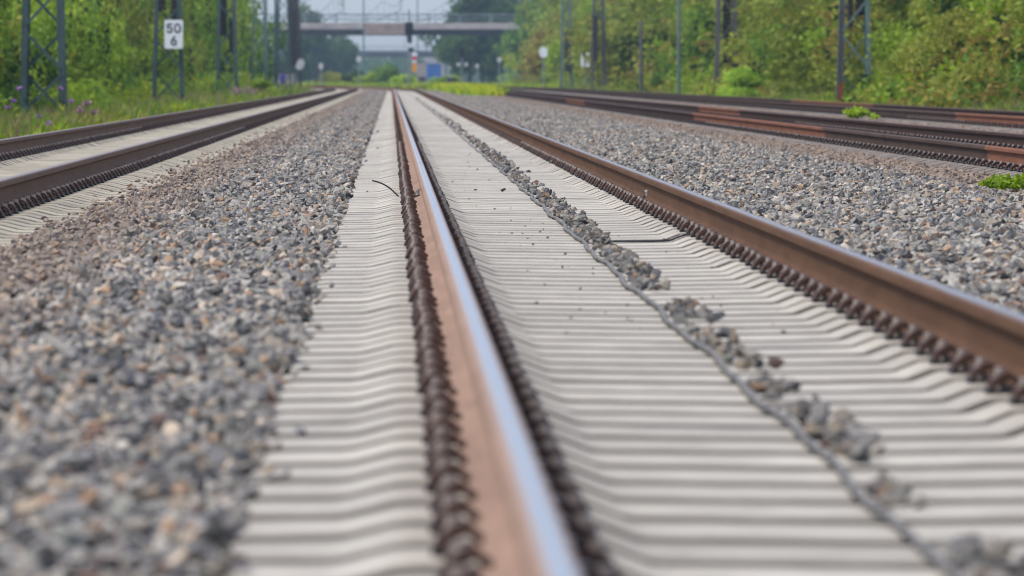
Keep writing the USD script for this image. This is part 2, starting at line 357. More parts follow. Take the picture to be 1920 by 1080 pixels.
leaf_look("leaf_yellow", (0.259, 0.330, 0.023), (0.520, 0.536, 0.035), (0.630, 0.600, 0.058), 0.3)
leaf_look("leaf_far", (0.034, 0.072, 0.020), (0.059, 0.112, 0.027), (0.101, 0.160, 0.036), 0.12)
simple("petal", (0.34, 0.16, 0.42), 0.6, 0, 0.25, 40)
simple("petal_pale", (0.36, 0.23, 0.25), 0.6, 0, 0.3, 40)
simple("bark", (0.06, 0.045, 0.035), 0.9, 0, 0.4, 8)
simple("mast_green", (0.042, 0.072, 0.07), 0.5, 0.0, 0.25, 3)
simple("mast_pale", (0.10, 0.15, 0.13), 0.5, 0.0, 0.25, 3)
simple("mast_grey", (0.085, 0.08, 0.075), 0.6, 0.0, 0.25, 3)
simple("mast_rust", (0.20, 0.045, 0.02), 0.7, 0.0, 0.35, 6)
simple("weight_iron", (0.02, 0.018, 0.02), 0.7, 0.0, 0.4, 6)
simple("footing", (0.36, 0.33, 0.30), 0.9, 0, 0.25, 5)
simple("sign_white", (0.74, 0.75, 0.76), 0.45, 0, 0.05, 3)
simple("sign_pale", (0.5, 0.5, 0.48), 0.5, 0, 0.12, 3)
simple("sign_black", (0.014, 0.014, 0.016), 0.5, 0, 0.1, 3)
simple("sign_red", (0.55, 0.03, 0.03), 0.45, 0, 0.1, 3)
simple("sign_orange", (0.75, 0.30, 0.02), 0.45, 0, 0.1, 3)
simple("signal_black", (0.012, 0.013, 0.016), 0.5, 0, 0.2, 3)
simple("steel_grey", (0.22, 0.25, 0.25), 0.5, 0.2, 0.15, 3)
simple("cabinet_blue", (0.05, 0.13, 0.36), 0.5, 0, 0.12, 2)
simple("cabinet_grey", (0.30, 0.27, 0.24), 0.6, 0, 0.15, 2)
simple("cabinet_dark", (0.05, 0.04, 0.04), 0.6, 0, 0.3, 3)
simple("paint_violet", (0.07, 0.06, 0.36), 0.6, 0, 0.2, 3)
simple("paint_pink", (0.5, 0.14, 0.32), 0.6, 0, 0.2, 3)
simple("bridge_fascia", (0.36, 0.32, 0.30), 0.85, 0, 0.15, 0.6)
simple("bridge_girder", (0.055, 0.055, 0.06), 0.7, 0, 0.25, 0.6)
simple("bridge_panel", (0.30, 0.22, 0.19), 0.8, 0, 0.2, 0.7)
simple("bridge_pier", (0.34, 0.33, 0.32), 0.9, 0, 0.2, 0.5)
simple("railing_steel", (0.16, 0.19, 0.20), 0.6, 0, 0.2, 1)
simple("wire_copper", (0.05, 0.06, 0.055), 0.6, 0.3, 0.1, 1)

# ------------------------------------------------------------------ ground and ballast bed
ys = np.r_[np.arange(-40, 420, 20.0), np.arange(420, 1000, 20.0), [1100, 1300, 1600, 2000, 2600, 3600]]
prof = np.array([(-3500, -0.6), (-60, 0.0), (-30, 3.5), (-18, 2.2), (-11, -0.2), (-9, -0.45), (-5.6, -0.42), (-5.2, -0.5), (12.6, -0.5), (13.4, -0.4), (15.5, -0.1), (19, 3.2), (30, 5.0), (60, 1.0), (3500, -0.6)])
fade = np.clip((880 - ys) / 150, 0, 1)
gv = np.array([[p[0] + (bend(min(y, 1500)) if -100 < p[0] < 12.7 else 0), y, (-0.5 + (p[1] + 0.5) * fd) if abs(p[0]) < 100 else p[1]] for y, fd in zip(ys, fade) for p in prof])
nP = len(prof)
gi, gj = np.meshgrid(np.arange(len(ys) - 1), np.arange(nP - 1), indexing="ij")
A = gi * nP + gj
gf = np.vstack([np.stack([A, A + 1, A + nP + 1], -1).reshape(-1, 3), np.stack([A, A + nP + 1, A + nP], -1).reshape(-1, 3)])
tag(mesh("ground", (gv, gf), "ground_look", None, True), "grassy ground beside and beyond the railway tracks", "ground", None, "structure")

TRACKS = {  # centre x, rail top z
    "left": (-3.03, 0.064), "middle": (0.974, 0.0), "right": (6.17, 0.050), "far": (10.50, 0.075)}
GA = 1.505 / 2
def bed_z(x):
    """Height of the top of the stones across the line."""
    return np.interp(x, [-5.8, -5.0, -4.3, -1.9, -1.5, -0.9, -0.35, 2.27, 2.6, 3.3, 4.2, 4.9, 7.45, 7.9, 8.8, 9.2, 11.8, 12.4, 12.9],
                     [-0.46, -0.22, -0.165, -0.15, -0.155, -0.165, -0.205, -0.205, -0.185, -0.15, -0.14, -0.16, -0.15, -0.17, -0.15, -0.13, -0.13, -0.2, -0.45])
bx = np.array([-5.8, -5.0, -4.34, -4.3, -1.76, -1.72, -1.5, -0.9, -0.36, -0.32, 2.26, 2.3, 2.6, 3.3, 4.2, 4.85, 4.9, 7.44, 7.48, 7.9, 8.8, 9.18, 9.22, 11.78, 11.82, 12.4, 12.9])
def bedtop(x):
    z = bed_z(x) - 0.035
    for cx, zz in TRACKS.values():
        if abs(x - cx) < 1.29:
            z = zz - 0.182 - 0.028 - 0.10
    return z
by = np.r_[np.arange(-30, 430, 10.0), np.arange(430, 960, 10.0)]
bv = np.array([[x + bend(y), y, bedtop(x)] for y in by for x in bx])
k = len(bx)
gi, gj = np.meshgrid(np.arange(len(by) - 1), np.arange(k - 1), indexing="ij"); A = gi * k + gj
bf = np.vstack([np.stack([A, A + 1, A + k + 1], -1).reshape(-1, 3), np.stack([A, A + k + 1, A + k], -1).reshape(-1, 3)])
ballast = tag(xform("ballast"), "crushed grey stone ballast around and between the railway tracks", "ballast", None, "structure")
mesh("bed", (bv, bf), "bed_dirt", ballast)

rng = np.random.default_rng(11)
def stone_shape(r, n=10):
    p = r.normal(size=(n, 3)); p /= np.linalg.norm(p, axis=1, keepdims=True)
    p *= r.uniform(0.75, 1.1, (n, 1)) * np.array([1.0, r.uniform(0.6, 0.95), r.uniform(0.42, 0.75)])
    h = trimesh.convex.convex_hull(p)
    return np.array(h.vertices), np.array(h.faces)
LIB = [stone_shape(rng, 9 + k % 4) for k in range(48)]
def rot(r, n, flat=0.6):
    """n random rotations, mostly lying down."""
    from scipy.spatial.transform import Rotation as R
    return (R.from_euler("z", r.uniform(0, 2 * np.pi, n)) * R.from_euler("xy", r.normal(0, flat, (n, 2))) * R.from_euler("z", r.uniform(0, 2 * np.pi, n))).as_matrix()
def stones(r, pos, size, flat=0.6):
    R = rot(r, len(pos), flat)
    return cat(*[((LIB[int(r.integers(len(LIB)))][0] * s) @ m.T + p, LIB[0][1]) if False else (lambda q: ((q[0] * s) @ m.T + p, q[1]))(LIB[int(r.integers(len(LIB)))]) for p, s, m in zip(pos, size, R)])
TILE = 0.5
def patch(r, n, lo=0.021, hi=0.043):
    p = np.c_[r.uniform(-TILE / 2 - 0.02, TILE / 2 + 0.02, (n, 2)), r.normal(-0.014, 0.018, n)]
    return stones(r, p, r.uniform(lo, hi, n) * np.where(r.random(n) < 0.08, 1.3, 1.0))
protos = [[(patch(rng, 165), "stone", False)] for _ in range(9)]
pos, keep = [], []
def tiles(x0, x1, y0, y1, seed, skip=None):
    r = np.random.default_rng(seed)
    nx = max(1, round((x1 - x0) / (TILE * 0.94)))
    out = []
    for y in np.arange(y0, y1, TILE * 0.94):
        for k in range(nx):
            x = x0 + (k + 0.5) * (x1 - x0) / nx + r.normal(0, 0.012)
            if not (-0.0586 * y - 1.2 < x < 0.095 * y + 1.3):
                continue
            out.append((x + bend(y), y, bed_z(x) - 0.008 + r.normal(0, 0.006)))
    return out
pos += tiles(-1.70, -0.375, 10.9, 300, 1)
pos += tiles(2.24, 4.88, 10, 300, 2)
pos += tiles(-1.78, -0.33, 300.2, 470, 6) + tiles(2.24, 4.88, 300.2, 470, 7)
pos += tiles(7.5, 9.15, 70, 260, 3)
pos += tiles(-5.75, -4.36, 60, 300, 4)
pos += tiles(11.85, 12.8, 110, 300, 5)
pos = np.array(pos); r = np.random.default_rng(5)
instancer("loose_stones", protos, pos, r.integers(0, len(protos), len(pos)), r.integers(0, 4, len(pos)) * np.pi / 2, parent=ballast)
# the stones nearest the lens, one by one
r = np.random.default_rng(21)
spots = []
for y in np.arange(8.2, 11.0, 0.038):
    lo = max(-0.0586 * y - 0.6, -1.6)
    for x in np.arange(lo, -0.35, 0.05):
        spots.append((x + r.normal(0, 0.013), y + r.normal(0, 0.013)))
spots = np.array(spots); 
base = spots[r.permutation(len(spots))]
seen = base[:, 0] > -0.0586 * base[:, 1] - 0.08
near = base[seen][:300]; rest = np.vstack([base[seen][300:], base[~seen]])
for p in near:
    q = LIB[int(r.integers(len(LIB)))]; m = rot(r, 1, 0.6)[0]; s = r.uniform(0.024, 0.043)
    mesh("stone", ((q[0] * s) @ m.T, q[1]), "stone", ballast, False, (p[0], p[1], bed_z(p[0]) - 0.004 + r.normal(0, 0.008)))
mesh("near_stones", stones(r, np.c_[rest, bed_z(rest[:, 0]) - 0.014 + r.normal(0, 0.01, len(rest))], r.uniform(0.02, 0.036, len(rest))), "stone", ballast).SetCustomDataByKey("kind", "stuff")
# stones that have spilled over the sleeper ends
def spill(n, xfun, y0, y1, seed, zoff):
    r = np.random.default_rng(seed)
    y = 1 / r.uniform(1 / y1, 1 / y0, n)
    x = xfun(r, y, n)
    return np.c_[x, y, np.full(n, zoff) + r.uniform(-0.004, 0.012, n)], r.uniform(0.016, 0.034, n)
sp = [spill(420, lambda r, y, n: -0.35 + np.abs(r.normal(0, 0.035, n)) * (0.5 + meshkit.noise(np.c_[y * 1.3, 0 * y, 0 * y])), 9.5, 140, 31, -0.205),
      spill(900, lambda r, y, n: -1.70 - np.abs(r.normal(0, 0.10, n)) * np.interp(y, [26, 45, 70], [0.6, 1.0, 1.7]), 26, 160, 32, -0.145),
      spill(260, lambda r, y, n: 4.9 + np.abs(r.normal(0, 0.05, n)), 45, 160, 33, -0.155)]
mesh("spilled_stones", stones(np.random.default_rng(34), np.vstack([a for a, b in sp]), np.concatenate([b for a, b in sp]), 0.3), "stone", ballast).SetCustomDataByKey("kind", "stuff")

# ------------------------------------------------------------------ railway tracks
def half_rail():
    # 60 kg rail: foot 150, web 16.5, head 72, height 172 (x, z) with the top at z = 0
    return [(0.0, 0.0), (0.012, -0.0004), (0.024, -0.0024), (0.0315, -0.0068), (0.0352, -0.0135), (0.036, -0.02), (0.0372, -0.0365), (0.0345, -0.0405), (0.016, -0.0475), (0.0105, -0.054),
            (0.0085, -0.07), (0.00825, -0.095), (0.0095, -0.125), (0.014, -0.1365), (0.026, -0.1435), (0.045, -0.150), (0.068, -0.1585), (0.0745, -0.161), (0.075, -0.165), (0.0735, -0.172)]
hr = half_rail()
RAIL = np.array(hr + [(-x, z) for x, z in hr[::-1]][:-1])
def rail(track, x, z, y0, y1, mat, name="rail", label=None):
    yy = np.unique(np.r_[y0, np.arange(math.ceil(y0 / 10) * 10, min(y1, BEND), 20.0), np.arange(BEND, y1, 12.0), y1])
    yy = yy[(yy >= y0) & (yy <= y1)]
    p = mesh(name, sweep(RAIL, np.c_[bend(yy), yy, 0 * yy]), mat, track, 35, (x, 0, z))
    return tag(p, label) if label else p

def sleeper_body():
    xs = [0.0, 0.25, 0.485, 0.515, 0.585, 0.615, 0.70, 0.80, 0.94, 0.97, 1.06, 1.09, 1.25, 1.285, 1.30]
    zt = [-0.040, -0.037, -0.033, -0.030, -0.003, 0, 0, 0, 0, -0.003, -0.025, -0.028, -0.030, -0.034, -0.06]
    X = np.array([-x for x in xs[::-1]] + xs[1:]); Z = np.array(zt[::-1] + zt[1:])
    cs = np.array([(-0.25, -0.2), (-0.204, -0.035), (-0.196, -0.004), (-0.191, 0.0), (-0.07, 0.001), (0.07, 0.001), (0.191, 0.0), (0.196, -0.004), (0.204, -0.035), (0.25, -0.2)])
    v = []
    for x, z in zip(X, Z):
        s = 0.93 if abs(x) > 1.295 else 1.0
        for y, dz in cs:
            v.append((x, y * s, z + dz if dz > -0.15 else -0.2))
    v = np.array(v); n, k = len(X), len(cs); f = []
    for i in range(n - 1):
        for j in range(k - 1):
            a, b, c, d = i * k + j, (i + 1) * k + j, (i + 1) * k + j + 1, i * k + j + 1
            f += [(a, b, c), (a, c, d)]
    for e, o in ((0, 1), (n - 1, -1)):
        for j in range(1, k - 1):
            t = (e * k, e * k + j, e * k + j + 1)
            f.append(t[::-1] if o < 0 else t)
    m = trimesh.Trimesh(v, f, process=False); m.fix_normals()
    return np.array(m.vertices), np.array(m.faces)
BODY = sleeper_body()
def clamp_shape(n=22, sides=6):
    """A W-shaped spring clamp beside a rail foot; u runs away from the rail, its foot edge is at u = 0.075."""
    half = [(0.062, 0.050, 0.030), (0.078, 0.056, 0.040), (0.098, 0.060, 0.054), (0.118, 0.060, 0.050), (0.133, 0.056, 0.034), (0.140, 0.047, 0.016), (0.138, 0.036, 0.013), (0.128, 0.027, 0.026), (0.114, 0.022, 0.036), (0.100, 0.012, 0.040), (0.096, 0.0, 0.040)]
    c = np.array(half); c2 = c[::-1][1:] * np.array([1, -1, 1])
    return tube(spline(np.vstack([c, c2]), 2 * n), 0.0068, sides)
CLAMP, CLAMP_LOW = clamp_shape(), clamp_shape(9, 4)
def hexbolt():
    return cat(cyl((0.114, 0, 0.0), 0.011, 0.05, 8), cyl((0.114, 0, 0.042), 0.021, 0.004, 10), cyl((0.114, 0, 0.046), 0.0155, 0.024, 6))
BOLT = hexbolt()
PLATE = cat(box(0.077, 0.105, -0.055, 0.055, 0.0, 0.022, 0.004), box(0.103, 0.152, -0.055, 0.055, 0.0, 0.010, 0.003), box(0.134, 0.152, -0.06, 0.06, 0.009, 0.017, 0.003))
def flip(m, s):
    v, f = np.array(m[0]), np.array(m[1])
    if s < 0:
        v = v * np.array([-1, 1, 1]); f = f[:, ::-1]
    return v, f
def sleeper(track, loc, conc, clampmat):
    s = xform("sleeper", track, loc)
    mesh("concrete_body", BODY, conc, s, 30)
    for rx in (-GA, GA):
        for sd in (-1, 1):
            mesh("tension_clamp", flip(CLAMP, sd), clampmat, s, 50, (rx, 0, 0))
            mesh("guide_plate", flip(PLATE, sd), "guide_plate", s, False, (rx, 0, 0))
            mesh("bolt", flip(BOLT, sd), "bolt_steel", s, 40, (rx, 0, 0))
    return s
def low_sleeper():
    parts = []
    for rx in (-GA, GA):
        for sd in (-1, 1):
            parts += [move(flip(CLAMP_LOW, sd), (rx, 0, 0)), move(flip(PLATE, sd), (rx, 0, 0)), move(flip(BOLT, sd), (rx, 0, 0))]
    return BODY, cat(*parts)
LOW = low_sleeper()
SPACING = 0.6
def track(key, label, conc, clampmat, near, last, start=0.0):
    cx, zt = TRACKS[key]
    t = thing("railway_track", label, "railway track", (cx, 0, 0))
    r = np.random.default_rng(sum(map(ord, key)))
    first, y = None, near
    zs = zt - 0.182
    while y < last:
        loc = (float(r.normal(0, 0.004)), y + float(r.normal(0, 0.005)), zs + float(r.normal(0, 0.0007)))
        if first is None:
            first = sleeper(t, loc, conc, clampmat)
        else:
            copy(first, "sleeper", t, loc, float(r.normal(0, 0.0025)))
        y += SPACING
    yy = np.r_[np.arange(near - SPACING, start, -SPACING), np.arange(y, 900, SPACING)]
    p = np.c_[bend(yy) + r.normal(0, 0.004, len(yy)), yy + r.normal(0, 0.006, len(yy)), zs + r.normal(0, 0.0015, len(yy))]
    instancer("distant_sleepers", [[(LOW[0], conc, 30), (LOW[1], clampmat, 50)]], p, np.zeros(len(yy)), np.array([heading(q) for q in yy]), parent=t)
    return t, zt

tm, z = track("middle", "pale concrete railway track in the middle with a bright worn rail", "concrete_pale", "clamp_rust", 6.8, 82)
rail(tm, -GA, z, -5, 51.9, "rail_bright", label="brightly worn rail running up the middle of the picture")
rail(tm, -GA, z, 51.94, 900, "rail_bright")
rail(tm, GA, z, -5, 45.44, "rail_worn", label="brown rail with a dull worn top")
rail(tm, GA, z, 45.46, 900, "rail_worn")
for x, y in ((-GA, 51.92), (GA, 45.45)):
    mesh("joint_plate", sweep(RAIL * np.array([1.03, 1.0]) + np.array([0, 0.0005]), [(0, -0.02 if x < 0 else -0.009, 0), (0, 0.02 if x < 0 else 0.009, 0)]), "black_plate", tm, 35, (x, y, z))
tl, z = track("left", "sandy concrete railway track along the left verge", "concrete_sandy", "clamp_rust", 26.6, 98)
rail(tl, -GA, z, -5, 900, "rail_dull"); rail(tl, GA, z, -5, 900, "rail_dull")
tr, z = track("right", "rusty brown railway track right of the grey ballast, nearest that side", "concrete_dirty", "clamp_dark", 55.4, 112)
for y0, y1, m, lb in ((-5, 60.4, "rail_orange", "orange rusty rail length"), (60.405, 72.8, "rail_brown", None), (72.82, 83.1, "rail_brown", None), (83.105, 119, "rail_orange", "orange rusty rail length further off"), (119.005, 186, "rail_dark", None), (186.005, 205, "rail_orange", None), (205.005, 900, "rail_dark", None)):
    rail(tr, -GA, z, y0, y1, m, label=lb)
for y0, y1, m in ((-5, 132, "rail_dark"), (132.005, 149.5, "rail_orange"), (149.505, 900, "rail_dark")):
    rail(tr, GA, z, y0, y1, m)
mesh("joint_plate", sweep(RAIL * np.array([1.06, 1.0]), [(0, -0.12, 0), (0, 0.12, 0)]), "rail_dark", tr, 35, (-GA, 72.81, z))
tf, z = track("far", "dark rusty railway track farthest right, below the overgrown bank", "concrete_dirty", "clamp_dark", 112.0, 124)
for y0, y1, m in ((-5, 114.8, "rail_orange"), (114.805, 900, "rail_brown")):
    rail(tf, -GA, z, y0, y1, m)
for y0, y1, m in ((-5, 155, "rail_dark"), (155.005, 187, "rail_orange"), (187.005, 900, "rail_dark")):
    rail(tf, GA, z, y0, y1, m)
# dirt packed between the sleepers of the two rusty tracks
for key in ("right", "far"):
    cx, zt = TRACKS[key]
    yy = np.arange(-20, 900, 10.0)
    q = sweep(np.array([(-1.31, -0.3), (-1.31, zt - 0.182 - 0.047), (-0.5, zt - 0.182 - 0.05), (0.5, zt - 0.182 - 0.06), (1.31, zt - 0.182 - 0.047), (1.31, -0.3)]), np.c_[cx + bend(yy), yy, 0 * yy])
    mesh("packed_dirt", q, "bed_dirt", ballast)

# ------------------------------------------------------------------ cable, stone ridge and small things on the middle track
SZ = -0.182 - 0.034       # sleeper top near the middle
def cable_x(y):
    return 0.974 + np.interp(y, [8, 12, 18, 30, 36, 48, 58, 80, 150, 300], [-0.01, 0.0, 0.012, 0.02, 0.03, 0.05, 0.06, 0.07, 0.10, 0.10]) + 0.010 * np.sin(np.asarray(y) * 1.3) + 0.006 * np.sin(np.asarray(y) * 3.1)
line = thing("line_cable", "grey twisted cable lying along the stone ridge between the rails", "cable")
yy = np.arange(6.5, 75, 0.028)
for ph in (0, np.pi):
    a = yy * 2 * np.pi / 0.34 + ph
    wz = 0.006 * (meshkit.noise(np.c_[yy * 2.0, 0 * yy, 0 * yy]) - 0.3)
    mesh("strand", tube(np.c_[cable_x(yy) + 0.0055 * np.cos(a), yy, SZ + 0.006 + wz + 0.0055 * np.sin(a)], 0.0065, 6), "grey_cable", line, 60)
yy = np.r_[np.arange(75, 420, 3.0), np.arange(420, 800, 10)]
mesh("far_length", tube(np.c_[cable_x(yy) + bend(yy), yy, np.full(len(yy), SZ + 0.006)], 0.011, 6), "grey_cable", line, 60)
ridge = thing("stone_ridge", "low ridge of grey stones piled along the cable between the rails", "stone ridge")
r = np.random.default_rng(77)
n = 3800
yy = np.sort(1 / r.uniform(1 / 330, 1 / 8.0, n) + r.normal(0, 0.05, n))
dens = np.interp(yy, [8, 14, 22, 33, 45, 80, 330], [0.045, 0.055, 0.065, 0.078, 0.088, 0.095, 0.10])
u = np.abs(r.normal(0, 1.0, n)) * dens
thin = (r.random(n) < np.interp(yy, [8, 20, 30, 40], [0.16, 0.2, 0.55, 1.0])) & ((meshkit.noise(np.c_[yy * 1.6, 0 * yy, 0 * yy], 5) > 0.42) | (yy > 27))
yy, u = yy[thin], u[thin]
clump = meshkit.noise(np.c_[yy * 0.9, 0 * yy, 0 * yy], 3)
u = np.minimum(u, 1.7 * dens[thin]) * (0.5 + 0.8 * clump)
pos = np.c_[cable_x(yy) + 0.036 + u + bend(yy), yy, SZ + 0.006 + np.maximum(0.0, 0.036 * np.exp(-((u - 0.07) / 0.06) ** 2)) * r.random(len(yy))]
size = r.uniform(0.018, 0.042, len(yy))
order = np.argsort(yy)
pick = order[(yy[order] > 9) & (yy[order] < 60)][:: max(1, int(((yy > 9) & (yy < 60)).sum() / 160))]
rest = np.setdiff1d(order, pick)
for k in pick:
    q = LIB[int(r.integers(len(LIB)))]
    mesh("stone", ((q[0] * size[k]) @ rot(r, 1, 0.4)[0].T, q[1]), "stone_dirty", ridge, False, tuple(pos[k]))
mesh("smaller_stones", stones(r, pos[rest], size[rest], 0.4), "stone_dirty", ridge).SetCustomDataByKey("kind", "stuff")
def loose(px, py, s, label, mat="stone", zt=SZ, sq=1.0):
    h = HC - zt; Y = FPX * h / (py - 148.5); r = np.random.default_rng(int(px * 7 + py))
    q = LIB[int(r.integers(len(LIB)))]
    v = (q[0] * s) @ rot(r, 1, 0.25)[0].T * np.array([1, 1, sq])
    v[:, 2] -= v[:, 2].min() + 0.004
    tag(mesh("stone", (v, q[1]), mat, None, False, ((px - 733) / FPX * Y, Y, zt)), label, "stone")
simple("stone_dark", (0.06, 0.062, 0.066), 0.85, 0, 0.4, 40)
simple("stone_mid", (0.17, 0.16, 0.15), 0.85, 0, 0.4, 40)
loose(942, 359, 0.036, "dark stone lying on sleepers left of the stone ridge, the largest there", "stone_dark")
loose(891, 357, 0.022, "small dark stone on sleepers midway between bright rail and stone ridge", "stone_dark")
loose(848, 342, 0.019, "small pointed stone on sleepers close right of the bright rail", "stone_mid")
loose(895, 318, 0.016, "small flat stone on sleepers, farther up than the pointed one", "stone_mid")
loose(688, 360, 0.018, "small dark stone on the sleeper ends near the black cable end", "stone_dark", -0.21)
loose(708, 248, 0.034, "lone dark stone far up the sleeper ends left of the bright rail", "stone_dark", -0.21)
loose(990, 323, 0.034, "dark stone on sleepers between stone ridge and brown rail, upper one", "stone_dark")
loose(987, 333, 0.026, "grey stone on sleepers between stone ridge and brown rail, just below the dark one", "stone_mid")
loose(1029, 368, 0.036, "dark stone right of the ridge beside the brown rail side", "stone_dark")
loose(1012, 402 - 30, 0.024, "small grey stone just outside the right edge of the ridge", "stone_mid")
loose(1215, 503, 0.05, "flat dark stone slab on sleepers right of the ridge", "stone_dark", SZ, 0.5)
loose(1345, 600, 0.045, "dark stone on sleepers right of the ridge, nearest the camera", "stone_dark", SZ, 0.7)
loose(1030, 306, 0.045, "pale stone caught on the clamps of the brown rail", "stone_mid", -0.165)
loose(1600, 830, 0.075, "large tan block of stone blurred at the foot of the ridge", "stone_mid", SZ, 0.8)

r = np.random.default_rng(909); n = 110
gy = 1 / r.uniform(1 / 150, 1 / 22, n); gx = np.where(r.random(n) < 0.3, r.uniform(-0.3, -0.08, n), np.where(r.random(n) < 0.75, r.uniform(0.55, 0.93, n), r.uniform(1.2, 1.48, n)))
mesh("scattered_grit", stones(r, np.c_[gx, gy, np.full(n, SZ + 0.0)], r.uniform(0.005, 0.013, n), 0.3), "stone_dark", ballast).SetCustomDataByKey("kind", "stuff")
# cable clips on the rail feet, black cable ends
def rail_clip(name, px, py, zt, side, label, hook=False):
    Y = FPX * (HC - zt) / (py - 148.5); X = (px - 733) / FPX * Y
    t = thing(name, label, "rail clip", (X, Y, zt))
    if hook:
        mesh("hook", cat(tube(spline([(0.035, 0, 0.0), (0.02, 0, 0.02), (0.0, 0, 0.028), (-0.022, 0, 0.045), (-0.026, 0, 0.085)], 14), 0.012, 7), tube(spline([(0.05, -0.01, 0.0), (0.03, -0.01, 0.022), (0.004, -0.01, 0.05), (-0.008, -0.01, 0.075)], 12), 0.011, 7)), "bolt_steel", t, 50)
        mesh("foot_plate", box(-0.02, 0.075, -0.02, 0.02, -0.016, 0.004, 0.003), "black_plate", t)
    else:
        mesh("foot_plate", cat(box(-0.045, 0.03, -0.022, 0.022, -0.02, 0.004, 0.004), box(-0.03, 0.02, -0.018, 0.018, 0.0, 0.016, 0.004)), "black_plate", t)
        mesh("bolt", cat(cyl((0.0, 0, 0.012), 0.014, 0.034, 10), cyl((0.0, 0, 0.042), 0.021, 0.015, 6)), "bolt_pale", t, 40)
        mesh("spring", tube(spline([(-0.03, 0.0, 0.014), (-0.012, 0.0, 0.03), (0.014, 0, 0.05), (0.024, 0, 0.075)], 10), 0.006, 6), "clamp_rust", t, 50)
simple("bolt_pale", (0.36, 0.35, 0.32), 0.5, 0.3, 0.3, 30)
rail_clip("rail_clip", 783, 370, -0.155, 1, "pale bolted clip on the left foot of the bright rail")
rail_clip("rail_clip", 1214, 372, -0.15, -1, "dark bolted clip on the foot of the brown rail near its black joint")
rail_clip("rail_clip", 86, 352, -0.085, 1, "hooked metal clip on the near rail of the left track", True)
def gpt(px, py, z):
    Y = FPX * (HC - z) / (py - 148.5)
    return np.array([(px - 733) / FPX * Y, Y, z])
a = gpt(752, 373, -0.20)
end = np.array([-0.12, a[1] + 0.02, -0.075])
w = spline([a, a + np.array([-0.03, 0, 0.03]), a * np.array([1, 1, 0]) + np.array([-0.085, 0.01, -0.12]), a * np.array([1, 1, 0]) + np.array([-0.15, 0.02, -0.085]), a * np.array([1, 1, 0]) + np.array([-0.205, 0.02, -0.07])], 26)
tag(mesh("cable_end", tube(w, 0.0055, 7), "black_rubber", None, 60), "thin black cable end curving up over the sleepers left of the bright rail", "cable")
ya = gpt(1140, 453, SZ)[1]
yk = 6.8 + SPACING * round((ya - 6.8) / SPACING) - 0.245
w = np.array([(1.02, yk, SZ + 0.004), (1.2, yk, SZ + 0.006), (1.38, yk, SZ + 0.006), (1.45, yk, SZ + 0.008), (1.485, yk, -0.204), (1.53, yk, -0.186), (1.56, yk, -0.177), (1.60, yk, -0.173), (1.64, yk, -0.171)])
tag(mesh("crossing_cable", tube(w, 0.006, 7), "black_rubber", None, 60), "black cable crossing the sleepers from the stone ridge to the brown rail", "cable")

# ------------------------------------------------------------------ plants
def leaves(r, pts, length, width, droop=0.0, up=0.0):
    """Two-triangle leaves at pts, folded a little along the midrib."""
    n = len(pts)
    d = r.normal(size=(n, 3)); d[:, 2] = d[:, 2] * 0.7 - droop + up
    d /= np.linalg.norm(d, axis=1, keepdims=True)
    s = np.cross(d, r.normal(size=(n, 3))); s /= np.maximum(np.linalg.norm(s, axis=1, keepdims=True), 1e-6)
    L = length * r.uniform(0.6, 1.3, (n, 1)); W = width * r.uniform(0.7, 1.3, (n, 1))
    v = np.stack([pts, pts + d * L * 0.45 + s * W, pts + d * L, pts + d * L * 0.45 - s * W], 1).reshape(-1, 3)
    b = np.arange(n)[:, None] * 4
    return v, np.vstack([b + [0, 1, 2], b + [0, 2, 3]])
def blob_points(r, n, centres, radii, shell=0.55):
    k = r.choice(len(centres), n, p=np.prod(radii, 1) ** (2 / 3) / (np.prod(radii, 1) ** (2 / 3)).sum())
    d = r.normal(size=(n, 3)); d /= np.linalg.norm(d, axis=1, keepdims=True)
    q = r.uniform(shell, 1.0, (n, 1)) ** 0.6 * (1 + 0.16 * r.normal(size=(n, 1)))
    return centres[k] + d * q * radii[k]
def shrub_meshes(seed, w, h, n, leaf, droop=0.2, base=0.0, lobes=11):
    r = np.random.default_rng(seed)
    c = np.c_[r.normal(0, w * 0.27, lobes), r.normal(0, w * 0.27, lobes), r.uniform(0.12, 0.82, lobes) * h]
    taper = 1 - 0.45 * np.abs(c[:, 2] / h - 0.35)
    c[:, :2] *= taper[:, None]
    rad = np.c_[r.uniform(0.18, 0.34, lobes) * w, r.uniform(0.18, 0.34, lobes) * w, r.uniform(0.14, 0.26, lobes) * h]
    p = blob_points(r, n, c, rad); p[:, 2] = np.maximum(p[:, 2], 0.02 * h + 0.03 * r.random(n)) + base
    fol = leaves(r, p, leaf, leaf * 0.36, droop)
    st = []
    for k in range(5):
        t = c[k] * np.array([1, 1, 0.95])
        st.append(tube(spline([(0.05 * r.normal(), 0.05 * r.normal(), -0.3), (t[0] * 0.3, t[1] * 0.3, t[2] * 0.4), t], 6), np.linspace(0.02 * h + 0.01, 0.006 * h + 0.004, 6), 5))
    return fol, cat(*st)
def shrub(name, label, category, loc, w, h, n, leaf, mat, seed, droop=0.2, group=None, lobes=11):
    t = thing(name, label, category, loc, 0, group)
    fol, st = shrub_meshes(seed, w, h, n, leaf, droop, 0.0, lobes)
    mesh("foliage", fol, mat, t)
    mesh("stem", st, "bark", t, 60)
    return t
